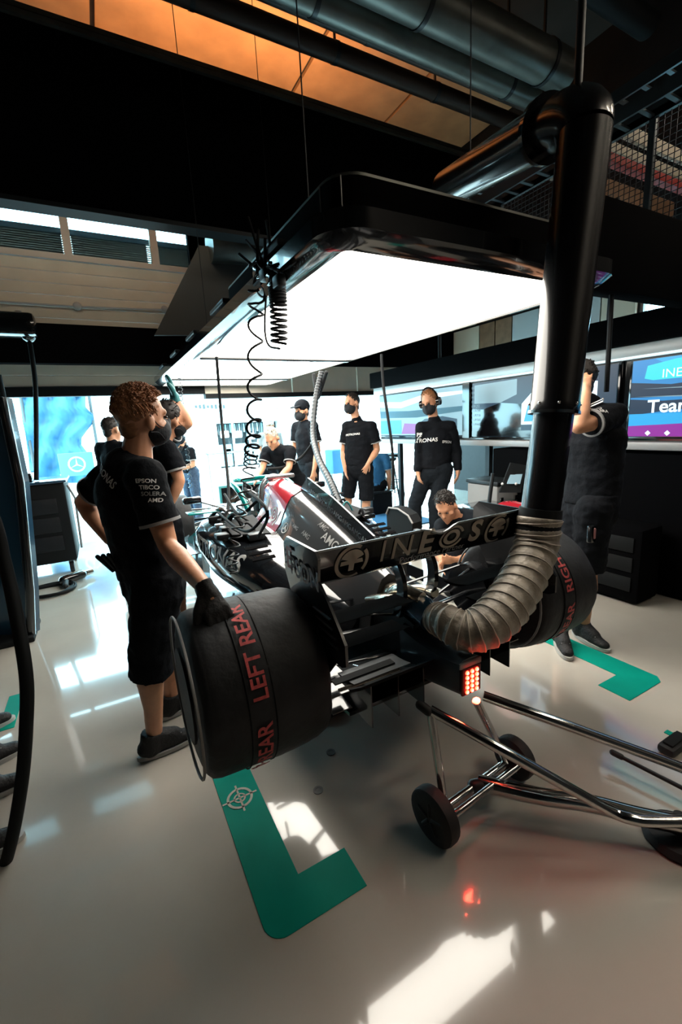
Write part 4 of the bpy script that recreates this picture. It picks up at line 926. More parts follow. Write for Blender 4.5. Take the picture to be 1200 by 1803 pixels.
# slanted blue-black post at the left edge
PB = V((-.62, 3.75, 0))
po = thing('equipment_post', 'dark blue equipment stand at the left edge of the picture', 'stand', PB)
pts = [PV(-60, 690, PB), PV(2, 700, PB), PV(34, 850, PB), PV(52, 1040, PB), PV(58, 1135, PB), PV(0, 1140, PB), PV(-60, 1140, PB)]
pts = [p if p.z > 0.02 else V((p.x, p.y, .02)) for p in pts]
build(MB().prism(pts, FH * .10), 'side_panel', 'plastic_blue', po, 0)
build(MB().tube([pts[1], pts[2], pts[3], pts[4]], .03, 12), 'edge_tube', 'black_gloss', po)
build(MB().box((pts[4] + pts[6]) / 2 + V((0, 0, 0)), (.5, .4, .04), bev=.01), 'base_plate', 'black_matte', po)
# thick black hose looping in the left foreground
hb = V((-.40, 1.75, 0))
h0 = PV(-25, 880, hb); h9 = PV(-60, 1640, hb, .05)
tag(build(MB().tube(spline([V((h0.x - .12, h0.y - .05, ZC)), V((h0.x - .12, h0.y - .05, 3.6)), V((h0.x - .1, h0.y - .04, 1.9)), h0, PV(8, 990, hb), PV(28, 1080, hb, .05), PV(46, 1190, hb, .1), PV(46, 1280, hb, .12), PV(38, 1380, hb, .12), PV(18, 1490, hb, .1), PV(-8, 1565, hb, .05), h9, V((h9.x - .12, h9.y - .04, .03)), V((h9.x - .5, h9.y - .1, .02))], 12), .0195, 14), 'thick_hose', 'black_matte', None, 60), 'thick black hose curving down the left edge of the picture', 'hose')
# microphone boom and black box on the left beam
bb = thing('ceiling_boom', 'black boom box with drop cable at the upper left', 'boom', PY(20, 560, 5.5))
build(MB().box(PY(10, 572, 5.5), (.5, .25, .22), bev=.04), 'box', 'black_gloss', bb)
build(MB().capsule(PY(34, 560, 5.5), PY(50, 590, 5.5), .07), 'knuckle', 'black_gloss', bb)
build(MB().tube(spline([PY(50, 590, 5.5), PY(58, 640, 5.5), PY(63, 700, 5.5), PY(64, 845, 5.5)], 10), .022, 10), 'drop_pole', 'black_matte', bb)
build(MB().tube(spline([PY(-4, 660, 5.5), PY(3, 690, 5.5), PY(8, 720, 5.5)], 6), .03, 10), 'cable_loop', 'black_matte', bb)
# dark fabric air duct between the door and the gantry
rs_ = thing('roller_screen', 'dark grey roller screen sloping down between door and gantry', 'screen', PY(360, 580, 7.0))
ra, rb_ = PY(368, 432, 5.85), PY(470, 440, 5.85)
build(MB().tube([ra, rb_], .19, 32), 'roller', 'duct_metal', rs_)
sh = [PY(350, 432, 5.9), PY(470, 440, 5.9), PY(470, 590, 5.9), PY(272, 590, 5.9), PY(282, 570, 5.9)]
build(MB().prism(sh, (0, .05, 0)), 'sheet', 'sheet_grey', rs_, 0)
# ------------------------------------------------------------------ right and back: equipment near the island
rp = thing('bodywork_panel', 'red glossy curved bodywork panel standing beyond the rear wing', 'car panel', PX(890, 940, 2.45))
pr = [(855, 925), (857, 905), (866, 892), (880, 885), (900, 884), (925, 890), (925, 925)]
build(MB().prism([PX(x, y, 2.45) for x, y in pr], (.05, .02, 0)), 'shell', 'red_panel', rp, 30); q = PX(890, 925, 2.47)
build(MB().box(V((q.x, q.y, q.z / 2)), (.05, .3, q.z)), 'stand', 'black_matte', rp)
mp = thing('engine_blower', 'black rounded blower fan with pale rim behind the wing', 'blower', PX(703, 960, 2.1))
pr = [(682, 940), (680, 905), (684, 894), (700, 896), (718, 908), (726, 922), (724, 942)]
build(MB().prism([PX(x, y, 2.1) for x, y in pr], (.12, .03, 0)), 'shell', 'black_matte', mp, 30)
build(MB().tube([PX(x, y, 2.095) for x, y in pr[1:6]], .008, 8), 'rim', 'crate_grey', mp); q = PX(703, 940, 2.16)
build(MB().box(V((q.x, q.y, q.z / 2)), (.1, .14, q.z), bev=.01), 'stand', 'black_matte', mp)
# tablet stand
tb = V((3.05, 2.75, 0))
ts = thing('tablet_stand', 'black trolley carrying a tilted glowing tablet by the island', 'tablet', tb)
build(MB().box((3.05, 2.75, .3), (.4, .5, .56), bev=.03), 'cabinet', 'black_matte', ts); build(MB().box((3.05, 2.75, .6), (.5, .6, .04), bev=.01), 'top', 'black_gloss', ts)
build(MB().tube([V((3.05, 2.8, .6)), V((3.1, 2.8, .92))], .018), 'arm', 'dark_metal', ts)
pr = [PV(893, 852, tb, .02), PV(915, 852, tb, .02), PV(922, 824, tb, -.08), PV(902, 822, tb, -.08)]
sl = build(MB().prism(pr, FH * .015), 'tablet', 'scr_grey', ts, 0)
pr2 = [PV(880, 868, tb, .05), PV(918, 868, tb, .05), PV(928, 820, tb, -.06), PV(900, 815, tb, -.06)]
build(MB().prism([p + FH * .018 for p in pr2], FH * .02), 'back_plate', 'black_matte', ts, 0)
for px in (884, 908): build(MB().ell(PV(px, 852, tb, .06), (XV * .012, YV * .012, ZV * .012), 10, 6), 'knob', 'white_print', ts, 180)
# grey box put in for a bright wedge of floor, and low black box beside it
cr = thing('floor_wedge_box', 'grey box in place of the bright floor patch between man with headset and tablet', 'case', (3.45, 3.05, 0))
build(MB().box((3.47, 3.14, .38), (.3, .4, .76), bev=.02), 'shell', 'crate_grey', cr); build(MB().box((3.47, 3.14, .78), (.32, .42, .04), bev=.01), 'lid', 'dark_metal', cr)
for s in (-1, 1): build(MB().box((3.47 + .1 * s, 2.93, .62), (.04, .02, .05), bev=.004), 'latch', 'chrome', cr)
# blue mats and stools in the background
tag(build(MB().box((3.3, 5.3, .006), (1.5, 1.3, .012)), 'floor_mat', 'blue_cloth', None, 0), 'dark blue floor mat beside the island', 'mat')
for (x, y, lab) in ((4.35, 6.3, 'black bar stool nearer the island end'), (4.9, 6.9, 'black bar stool farther from the island end')):
    st = thing('bar_stool', lab, 'stool', (x, y, 0), 'bar stools beyond the island')
    build(MB().lathe(V((x, y, .74)), ZV, [(0, .15), (.02, .18), (.06, .18), (.07, .15)], 24), 'seat', 'black_matte', st)
    for k in range(4):
        a_ = .785 + 1.571 * k; build(MB().tube([V((x + .12 * math.cos(a_), y + .12 * math.sin(a_), .74)), V((x + .22 * math.cos(a_), y + .22 * math.sin(a_), 0))], .014, 8), 'leg', 'dark_metal', st)
    build(MB().tube([V((x + .18 * math.cos(a_ * .2618), y + .18 * math.sin(a_ * .2618), .28)) for a_ in range(24)], .01, 6, closed=True), 'foot_ring', 'dark_metal', st)
# dark equipment rack by the island foot
rk = thing('equipment_rack', 'low black equipment rack below the blue screens', 'rack', (3.42, 2.0, 0))
build(MB().box((3.42, 1.95, .30), (.28, .7, .56), bev=.02), 'body', 'void', rk)
for k in range(3): build(MB().box((3.275, 1.95, .16 + .15 * k), (.012, .6, .11), bev=.004), 'drawer', 'black_matte', rk)
# monitor stand ahead of the car nose
ms = thing('monitor_stand', 'dark teal-framed monitor standing ahead of the cockpit', 'monitor', (1.30, 6.2, 0))
a_, b_ = PY(388, 892, 6.15), PY(472, 846, 6.15)
build(MB().box((a_ + b_) / 2, (abs(b_.x - a_.x), .05, abs(b_.z - a_.z)), bev=.01), 'bezel', 'glove_teal', ms)
build(MB().box((a_ + b_) / 2 - V((0, .028, 0)), (abs(b_.x - a_.x) - .06, .004, abs(b_.z - a_.z) - .06)), 'display', 'screen_black', ms)
m_ = (a_ + b_) / 2; build(MB().tube([V((m_.x, 6.18, m_.z)), V((m_.x, 6.18, .02))], .025), 'post', 'dark_metal', ms); build(MB().box((m_.x, 6.18, .015), (.5, .4, .03), bev=.01), 'base', 'dark_metal', ms)
# ceiling battens behind the camera: the rest of the garage lights
for k, (x, y) in enumerate(((3.0, -1.5), (4.4, -0.7), (5.6, 0.5))):
    t = thing('ceiling_batten', 'white ceiling batten light behind the viewpoint, %s' % ('left', 'middle', 'right')[k], 'lamp', (x, y, 4.6), 'ceiling batten lights')
    build(MB().box((x, y, 4.66), (1.5, .2, .08), bev=.02), 'housing', 'white_frame', t); build(MB().box((x, y, 4.615), (1.45, .16, .01)), 'diffuser', 'batten', t, 0)
    for s in (-1, 1): build(MB().tube([V((x + s * .6, y, 4.7)), V((x + s * .6, y, ZC))], .008), 'rod', 'dark_metal', t)
# ------------------------------------------------------------------ people
def hand_caps(mb, wr, d, n, s, curl=.5, thumb=1, infl=0.0, spread=1.0):
    """palm + five fingers; d: wrist->fingers, n: palm normal (the way the fingers curl)"""
    d = d.normalized(); n = (n - d * n.dot(d)).normalized(); u = d.cross(n) * thumb
    k = wr + d * .085 * s
    mb.capsule(wr + d * .012 * s, k - d * .006 * s, (.030 + infl) * s, (.037 + infl) * s, side=u, flat=.42)
    for i, (o, L, r) in enumerate(((.030, .072, .0092), (.010, .080, .0095), (-.011, .074, .0092), (-.031, .058, .0082))):
        p = k + u * (o * s * spread) - d * .006 * s; a = curl * (.35 + .08 * i)
        for j, f in enumerate((.45, .31, .24)):
            a += curl * (.35 if j else 0); q = p + (d * math.cos(a) + n * math.sin(a)) * (L * f * s) + u * (o * .12 * s * spread)
            mb.capsule(p, q, (r + infl) * s * (1 - .08 * j), (r + infl) * s * (.94 - .08 * j), n=8); p = q
    p = wr + d * .028 * s + u * .026 * s
    for j, (L, sp_, cu) in enumerate(((.042, .75, .3), (.030, .45, .5), (.024, .3, .7))):
        q = p + (d + u * sp_ * 1.1 + n * cu * (0.4 + curl)).normalized() * (L * s); mb.capsule(p, q, (.0115 + infl - .001 * j) * s, (.0105 + infl - .001 * j) * s, n=8); p = q
def person(label, J, hd, s=1.0, vox=.011, hair='dark', top='shirt', bottom='shorts', mask=True, gloves=None, curl=(.6, .6), palm=None, cap=None, headset=False, name='person', fat=1.0, foot=None, shirt_mat='black_cloth', leg_mat='black_cloth', strands=90, group=None, logos=(), hup=None, noshoes=False, sock=False, hs=1.08, hem=0.0, neckr=.058):
    g = lambda k: J[k]
    base = (g('anR') + g('anL')) / 2; root = thing(name, label, 'person', (base.x, base.y, 0), group)
    S = (g('shR') - g('shL')).normalized(); up = (g('chest') - g('pelvis')).normalized(); F = up.cross(S).normalized()
    hd = V(hd).normalized(); hu = V(hup) if hup else (g('head') - g('neck')).normalized() + ZV * .6
    hu = (hu - hd * hu.dot(hd)).normalized(); hr_ = hd.cross(hu)
    H = g('head'); b = MB(); bs = s; s = bs * hs
    # head
    b.ell(H + hu * .025 * s - hd * .012 * s, (hr_ * .073 * s, hd * .094 * s, hu * .098 * s), 18, 12)
    b.ell(H + hd * .030 * s - hu * .050 * s, (hr_ * .056 * s, hd * .062 * s, hu * .072 * s), 16, 10)
    b.capsule(H + hd * .078 * s - hu * .098 * s, H + hd * .07 * s - hu * .092 * s, .020 * s)
    b.capsule(H + hd * .088 * s + hu * .012 * s, H + hd * .108 * s - hu * .028 * s, .009 * s, .014 * s, n=8)
    b.capsule(H + hd * .078 * s + hu * .022 * s - hr_ * .03 * s, H + hd * .078 * s + hu * .022 * s + hr_ * .03 * s, .014 * s, n=8)
    for e in (-1, 1):
        b.ell(H + hr_ * e * .080 * s - hu * .012 * s - hd * .008 * s, (hr_ * .012 * s + hd * -.006 * s, hd * .020 * s, hu * .032 * s), 10, 8)
        b.capsule(H + hr_ * e * .036 * s + hd * .066 * s - hu * .022 * s, H + hr_ * e * .05 * s + hd * .045 * s - hu * .03 * s, .018 * s, n=8)
    s = bs; nb = g('neck'); b.capsule(nb - up * .04 * s, H - hu * .06 * s - hd * .02 * s, neckr * s * fat ** .4, .052 * s)
    # torso core and limbs
    b.capsule(g('pelvis'), g('waist'), .135 * s * fat, .125 * s * fat, side=S, flat=.66)
    b.capsule(g('waist'), g('chest'), .125 * s * fat, .145 * s * fat, side=S, flat=.62)
    b.capsule(g('shL'), g('shR'), .058 * s); b.capsule(g('chest') + up * .06 * s, nb, .085 * s, .055 * s, side=S, flat=.7)
    for e in 'RL':
        sh, el, wr, ha = g('sh' + e), g('el' + e), g('wr' + e), g('ha' + e)
        b.capsule(sh, sh.lerp(el, .45), .052 * s * fat ** .5, .050 * s * fat ** .5); b.capsule(sh.lerp(el, .45), el, .050 * s * fat ** .5, .040 * s)
        b.capsule(el, el.lerp(wr, .32), .039 * s, .043 * s * fat ** .3); b.capsule(el.lerp(wr, .32), wr, .043 * s * fat ** .3, .027 * s)
        b.capsule(wr, wr + (ha - wr).normalized() * .03 * s, .027 * s, .028 * s, flat=.8)
        pn = (palm or {}).get(e) or ((g('pelvis') - wr) + ZV * -.05); th = -1 if e == 'R' else 1
        hand_caps(b, wr, ha - wr, pn, s, curl['RL'.index(e)], th)
        hp, kn, an = g('hip' + e), g('kn' + e), g('an' + e)
        b.capsule(hp, kn, .088 * s * fat ** .4, .055 * s); back = (kn * -1 + (hp + an) / 2); back = back.normalized() if back.length > .02 else -F
        b.capsule(kn, kn.lerp(an, .3) - F * .008 * s, .055 * s, .060 * s); b.capsule(kn.lerp(an, .3) - F * .008 * s, kn.lerp(an, .62), .060 * s, .044 * s); b.capsule(kn.lerp(an, .62), an, .044 * s, .036 * s)
        fd = ((foot or {}).get(e) or F); fd = V((fd.x, fd.y, 0)).normalized()
        b.capsule(an, an + fd * .09 * s - ZV * (an.z - .035 * s), .034 * s, .022 * s)
    body = remeshed(b, 'body', 'skin', root, vox, 3)
    # clothing
    c = MB(); f_ = fat
    c.capsule(g('pelvis') - up * .02 * s, g('waist'), .168 * s * f_, .160 * s * f_, side=S, flat=.70, round0=False, n=20)
    c.capsule(g('waist'), g('chest'), .160 * s * f_, .172 * s * f_, side=S, flat=.70, n=20)
    c.capsule(g('chest'), g('chest') + up * .10 * s, .172 * s * f_, .14 * s, side=S, flat=.66, n=20)
    c.capsule(g('shL'), g('shR'), .073 * s * f_ ** .5, n=16); c.capsule(g('chest') + up * .08 * s, nb - up * .005 * s, .115 * s, .070 * s, side=S, flat=.74)
    c.capsule(nb - up * .02 * s, nb.lerp(H, .10), .066 * s, .064 * s, round0=False, round1=False, n=18)
    for e in 'RL':
        sh, el, wr = g('sh' + e), g('el' + e), g('wr' + e)
        if top == 'shirt':
            c.capsule(sh, sh.lerp(el, .66), .072 * s * f_ ** .4, .074 * s * f_ ** .4, round1=False, n=16)
        else:
            c.capsule(sh, el, .070 * s, .058 * s, n=14); c.capsule(el, wr, .058 * s, .042 * s, round1=False, n=14)
    shirt = remeshed(c, 'shirt' if top == 'shirt' else 'jacket', shirt_mat, root, vox * 1.05, 2, .010 * s, .11, seed=len(label))
    if top == 'shirt':
        for e in 'RL':
            sh, el = g('sh' + e), g('el' + e); d = (el - sh).normalized(); q = sh.lerp(el, .645)
            build(MB().lathe(q, d, [(-.006 * s, .077 * s * f_ ** .4), (.006 * s, .0775 * s * f_ ** .4), (.008 * s, .07 * s), (-.008 * s, .07 * s)], 24), 'sleeve_band', 'grey_print', shirt)
    p = MB(); p.capsule(g('pelvis') + up * .05 * s, g('pelvis') - up * .07 * s, .162 * s * f_, .165 * s * f_, side=S, flat=.70, round0=False, n=20)
    for e in 'RL':
        hp, kn, an = g('hip' + e), g('kn' + e), g('an' + e)
        if bottom == 'shorts':
            p.capsule(hp, hp.lerp(kn, .5), .106 * s * f_ ** .4, .100 * s * f_ ** .3, n=16); p.capsule(hp.lerp(kn, .5), hp.lerp(kn, .97), .100 * s * f_ ** .3, .098 * s, round1=hem > 0, n=16)
            if hem: p.capsule(hp.lerp(kn, .95), kn.lerp(an, hem), .098 * s, .100 * s, round1=False, n=16)
        else:
            p.capsule(hp, kn, .106 * s, .080 * s, n=16); p.capsule(kn, kn.lerp(an, .98), .080 * s, .066 * s, round1=False, n=16)
    remeshed(p, 'shorts' if bottom == 'shorts' else 'trousers', leg_mat, root, vox * 1.05, 2, .010 * s, .10, seed=len(label) + 3)
    bl = MB().lathe(g('pelvis') + up * .03 * s, up, [(-.018, .10), (-.018, .12 * s), (.018, .12 * s), (.018, .10)], 20)
    for e in 'RL':
        an = g('an' + e); fd = ((foot or {}).get(e) or F); fd = V((fd.x, fd.y, 0)).normalized(); q = V((an.x, an.y, 0)); sd = fd.cross(ZV)
        z0 = an.z - .085 * s; m = MB()
        zz = V((0, 0, z0))
        m.capsule(q - fd * .045 * s + ZV * .05 * s + zz, q + fd * .09 * s + ZV * .045 * s + zz, .042 * s, .044 * s, side=sd, flat=.9); m.capsule(q + fd * .08 * s + ZV * .04 * s + zz, q + fd * .165 * s + ZV * .032 * s + zz, .046 * s, .036 * s, side=sd, flat=.75)
        m.capsule(q - fd * .02 * s + ZV * .05 * s + zz, q - fd * .008 * s + ZV * .125 * s + zz, .052 * s, .050 * s, round1=False); m.capsule(q + ZV * .09 * s + zz, q + fd * .09 * s + ZV * .06 * s + zz, .044 * s, .038 * s, side=sd)
        so = remeshed(m, 'shoe', 'shoe', root, .009, 2)
        m = MB(); ol = []
        for t in range(20):
            a = 6.28318 * t / 20; ca_, sa_ = math.cos(a), math.sin(a)
            ol.append(q + fd * (.06 + .148 * ca_) * s + sd * (.046 + .006 * ca_) * sa_ * s)
        m.rings([[x + ZV * z + zz for x in ol] for z in (.002, .022 * s)]); build(m, 'sole', 'sole', so, 50)
        m = MB()
        for k in range(4): m.capsule(q + fd * (.05 + .022 * k) * s + sd * .022 * s + ZV * (.096 - .009 * k) * s + zz, q + fd * (.05 + .022 * k) * s - sd * .022 * s + ZV * (.096 - .009 * k) * s + zz, .003, n=6)
        build(m, 'laces', 'grey_print', so)
    if gloves:
        for e, gm in gloves.items():
            wr, ha = g('wr' + e), g('ha' + e); m = MB(); d = (ha - wr).normalized()
            pn = (palm or {}).get(e) or ((g('pelvis') - wr) + ZV * -.05)
            hand_caps(m, wr, d, pn, s, curl['RL'.index(e)], -1 if e == 'R' else 1, .0075)
            m.capsule(wr - d * .025 * s, wr + d * .02 * s, .036 * s, .034 * s, round0=False, flat=.85); remeshed(m, 'glove', gm, root, .006, 1)
    # hair
    s = bs * hs
    hm = {'dark': 'hair_dark', 'blond': 'hair_blond', 'grey': 'hair_grey'}[hair]
    hc = H + hu * .040 * s - hd * .022 * s; hx = (hr_ * .077 * s, hd * .096 * s, hu * .088 * s)
    m = MB(); m.ell(hc, hx, 20, 12); m.capsule(H - hd * .055 * s - hu * .045 * s, H - hd * .05 * s + hu * .02 * s, .050 * s, .064 * s, side=hr_, flat=.7)
    ho_ = remeshed(m, 'hair', hm, root, .008, 2, .004, .02)
    if strands:
        m = MB(); rnd = random.Random(len(label)); cnt = 0
        while cnt < strands:
            q = V((rnd.gauss(0, 1), rnd.gauss(0, 1), rnd.gauss(0, 1))).normalized()
            if q.z < -.10 or (q.y > .35 and q.z < .50) or (q.y > .1 and q.z < -.05): continue
            cnt += 1; P = hc + hx[0] * q.x + hx[1] * q.y + hx[2] * q.z; nn = (hr_ * q.x + hd * q.y + hu * q.z)
            fl_ = (hd * .55 + hr_ * rnd.uniform(-.6, .6) + hu * (.25 if q.z > .3 else -.9)); L = rnd.uniform(.014, .026) * s
            m.capsule(P - nn * .004, P + nn * .005 + fl_.normalized() * L * .6, .0032 * s, .0028 * s, n=5); m.capsule(P + nn * .005 + fl_.normalized() * L * .6, P + nn * .001 + fl_.normalized() * L - hu * .004, .0028 * s, .0012 * s, n=5)
        build(m, 'hair_tufts', hm, ho_, 180)['kind'] = 'stuff'
    for e in (-1, 1): build(MB().ell(H + hr_ * e * .031 * s + hd * .083 * s + hu * .002 * s, (hr_ * .012 * s, hd * .008 * s, hu * .006 * s), 10, 6), 'eye', 'eye', body, 180)
    if mask:
        m = MB(); m.ell(H + hd * .045 * s - hu * .055 * s, (hr_ * .068 * s, hd * .072 * s, hu * .066 * s), 18, 10); m.capsule(H + hd * .109 * s - hu * .02 * s, H + hd * .101 * s - hu * .09 * s, .016 * s)
        mk = remeshed(m, 'face_mask', 'mask_cloth', root, .008, 2)
        for e in (-1, 1):
            for z0 in (-.035, -.085): build(MB().tube(spline([H + hr_ * e * .058 * s + hd * .06 * s + hu * z0 * s, H + hr_ * e * .076 * s + hd * .025 * s + hu * (z0 * .6 + .0) * s, H + hr_ * e * .083 * s - hd * .012 * s + hu * (.02 if z0 > -.05 else -.045) * s], 4), .0022, 5), 'ear_loop', 'mask_cloth', mk)
    if cap:
        m = MB(); m.ell(H + hu * .052 * s - hd * .014 * s, (hr_ * .088 * s, hd * .106 * s, hu * .086 * s), 20, 12)
        cp = remeshed(m, 'cap', cap, root, .009, 2)
        ol = [H + hu * .055 * s + hd * (.085 + .075 * math.sin(t)) * s + hr_ * .078 * math.cos(t) * s - hu * .02 * math.sin(t) * s for t in [math.pi * k / 12 for k in range(13)]]
        build(MB().prism(ol, hu * .006), 'brim', cap, cp)
    if headset:
        arcp = [H + hr_ * .092 * s * math.cos(t) + hu * (.0 + .142 * math.sin(t)) * s - hd * .015 * s for t in [math.pi * k / 14 for k in range(15)]]
        hs_ = build(MB().tube(arcp, .009, 8), 'headset', 'black_gloss', root)
        for e in (-1, 1): build(MB().lathe(H + hr_ * e * .078 * s - hd * .01 * s - hu * .01 * s, hr_ * e, [(0, .03 * s), (0, .042 * s), (.03 * s, .040 * s), (.034 * s, .02 * s)], 20), 'ear_cup', 'black_gloss', hs_)
    s = bs
    for geo, m, pos, rt, upv, sz, cut in logos: decal(geo, 'lettering', m, shirt, pos, rt, upv, sz, shirt, .004, 1.0, cut)
    return root, shirt
def stand(base, ang, h=1.78, spread=.11, lean=0.0, armR='down', armL='down', step=0.0, look=None):
    s = h / 1.8; F = V((math.cos(math.radians(ang)), math.sin(math.radians(ang)), 0)); R = F.cross(ZV); B = V((base[0], base[1], 0))
    def P(x, y, z, l=1): return B + R * (x * s) + F * ((y + lean * l * max(0, z - .9)) * s) + ZV * (z * s)
    J = dict(pelvis=P(0, 0, .97), waist=P(0, .0, 1.10), chest=P(0, 0, 1.32), neck=P(0, 0, 1.515), head=P(0, .03, 1.655))
    for e, k in (('R', 1), ('L', -1)):
        J['sh' + e] = P(.18 * k, 0, 1.455); J['hip' + e] = P(.088 * k, 0, .93); J['kn' + e] = P((.06 + spread * .5) * k, .02 + step * k * .5, .50); J['an' + e] = P(spread * k, step * k, .085)
        a = armR if e == 'R' else armL
        if a == 'down': q = ((.23, -.02, 1.14), (.23, .06, .90), (.225, .09, .78))
        elif a == 'hip': q = ((.36, -.10, 1.17), (.21, .06, 1.02), (.15, .14, .98))
        elif a == 'front': q = ((.22, .05, 1.15), (.13, .27, 1.10), (.06, .34, 1.08))
        elif a == 'reach': q = ((.20, .22, 1.22), (.16, .44, 1.10), (.15, .54, 1.05))
        elif a == 'up': q = ((.22, .18, 1.62), (.16, .24, 1.88), (.14, .26, 1.98))
        elif a == 'fold': q = ((.22, .06, 1.16), (.02, .22, 1.16), (-.07, .23, 1.19))
        for nm, (x, y, z) in zip(('el', 'wr', 'ha'), q): J[nm + e] = P(x * k, y, z)
    return J, F, s
# tall mechanic in front, hand on the left rear tyre
B1 = (.10, 2.0)
q1 = lambda x, y, o=0.0: PV(x, y, B1, o)
J = dict(pelvis=q1(264, 1003), waist=q1(250, 955), chest=q1(231, 872), neck=q1(236, 796), head=q1(250, 735), shR=q1(256, 840, .15), shL=q1(204, 830, -.14),
    elR=q1(296, 962, .17), wrR=PZ(362, 1036, .95), haR=PZ(379, 1072, .89), elL=q1(146, 884, -.22), wrL=q1(192, 950, -.14), haL=q1(215, 968, -.10),
    hipR=q1(276, 1024, .07), hipL=q1(262, 1018, -.10), knR=q1(266, 1150, .08), knL=q1(296, 1140, -.22), anR=q1(272, 1300, .06), anL=q1(306, 1262, -.22))
for e in 'RL': J['an' + e].z = .085
sl_r, sl_u = V((.45, -.75, -.28)).normalized(), ZV
ps = J['shR'].lerp(J['elR'], .45)
lg = []
_, sh1 = person('tall blond mechanic in black shirt and shorts resting his hand on the tyre', J, (.86, .36, .02), s=.95, vox=.007, hair='blond', gloves={'R': 'glove_black'}, curl=(.55, .5), palm={'R': V((.2, -.1, -1)), 'L': V((.5, .8, 0))}, strands=900,
    foot={'R': V((.8, .1, 0)), 'L': V((.8, .3, 0))}, fat=1.14, hs=1.06, hem=.22, neckr=.066)
arm_d = (J['elR'] - J['shR']).normalized(); cr = (CR + CF * .25)
for k, (tx, m) in enumerate((('EPSON', 'white_print'), ('TIBCO', 'white_print'), ('SOLERA', 'grey_print'), ('AMD', 'white_print'))):
    pos = PV(249 + 6 * k, 846 + 11.5 * k, B1, .25); decal(text_mesh(tx, .02), 'lettering', m, sh1, pos, (CR + CU * .03), CU, .021, sh1, .004, 1.0, .3)
bk = J['chest'] + V((-.12, -.05, .06))
decal(text_mesh('PETRONAS', .02), 'lettering', 'white_print', sh1, PV(178, 832, B1, .1), (CR - CU * .75 - CF * .2), CU, .040, sh1, .004, 1.0, .25)
# screwdrivers in his back pocket
tp = q1(203, 1004, .06)
tg_ = thing('pocket_tools', 'dark hand tools sticking out of the tall mechanic back pocket', 'tools', tp)
for k in range(3): build(MB().capsule(tp + V((-.01 + .012 * k, .0, .0)), tp + V((-.055 + .02 * k, -.02, .075)), .007, .009), 'handle', 'rubber', tg_)
# colleague just behind him, reaching up to the gantry
B2 = (.30, 3.25); q2 = lambda x, y, o=0.0: PV(x, y, B2, o)
J, F, s = stand(B2, 25, 1.70, armR='front', armL='up')
J.update(head=q2(300, 738), neck=q2(285, 782), elR=q2(316, 846, .08), wrR=q2(302, 884, .1), haR=q2(290, 893, .08), shR=q2(296, 792, .08), shL=q2(262, 790, -.12), chest=q2(275, 830), wrL=q2(308, 702, .0), haL=q2(300, 672, .02), elL=q2(330, 745, -.05))
person('mechanic behind the tall blond man raising a teal-gloved hand', J, (.9, .4, 0), s=s, hair='dark', gloves={'L': 'glove_teal'}, curl=(.6, .3), mask=True)
# man by the tool cart, back turned
b = PZ(190, 735, 1.62); J, F, s = stand((b.x, b.y), 40, 1.63, armR='front', armL='front')
person('dark-haired man by the tool cart seen from behind', J, (.8, .6, -.15), s=s, top='shirt', mask=False)
# far man bent over in jeans and cap
b = PY(338, 850, 6.9); J, F, s = stand((b.x, 6.9), 200, 1.62, lean=.35, armR='front', armL='front')
d_ = PV(318, 780, (b.x, 6.9), .1) - J['head']
for k in ('head',): J[k] = J[k] + d_
J['neck'] = J['neck'] + d_ * .9; J['chest'] = J['chest'] + d_ * .5
for k in ('shR', 'shL'): J[k] = J[k] + d_ * .75
for k in ('elR', 'elL', 'wrR', 'wrL', 'haR', 'haL'): J[k] = J[k] + d_ * .4
person('far mechanic with dark cap and jeans looking down behind spiral cable', J, (-.5, -.6, -.55), s=s, cap='dark_cloth', leg_mat='jeans', bottom='trousers')
# grey-haired man leaning over the cockpit
b3 = (1.95, 4.75); J, F, s = stand(b3, 215, 1.60, lean=.5, armR='reach', armL='reach')
d_ = PV(478, 772, b3, .25) - J['head']
for k, f in (('head', 1), ('neck', .95), ('chest', .6), ('waist', .25), ('shR', .8), ('shL', .8), ('elR', .6), ('elL', .6), ('wrR', .4), ('wrL', .4), ('haR', .35), ('haL', .35)): J[k] = J[k] + d_ * f
person('grey-haired man bending over the cockpit behind red airbox', J, (-.6, -.6, -.5), s=s, hair='grey', mask=False)
b4 = PY(474, 850, 7.2); J, F, s = stand((b4.x, 7.2), 240, 1.5, armR='front', armL='front')
d_ = PV(474, 748, (b4.x, 7.2)) - J['head']
for k in J:
    if k[:2] in ('he', 'ne', 'sh', 'ch', 'el', 'wr', 'ha'): J[k] = J[k] + d_ * (1 if k in ('head', 'neck') else .85)
person('person in white cap standing beyond the grey-haired man', J, (-.5, -.7, -.2), s=s, cap='white_print', mask=False, shirt_mat='outside_grey')
# capped man between the hose and the standing man
b = PZ(533, 703, 1.76); J, F, s = stand((b.x, b.y), 190, 1.76, armR='front', armL='down')
person('slim man in dark cap standing behind the ribbed air hose', J, (-.9, -.35, -.05), s=s, cap='dark_cloth', mask=True, bottom='trousers', leg_mat='dark_cloth')
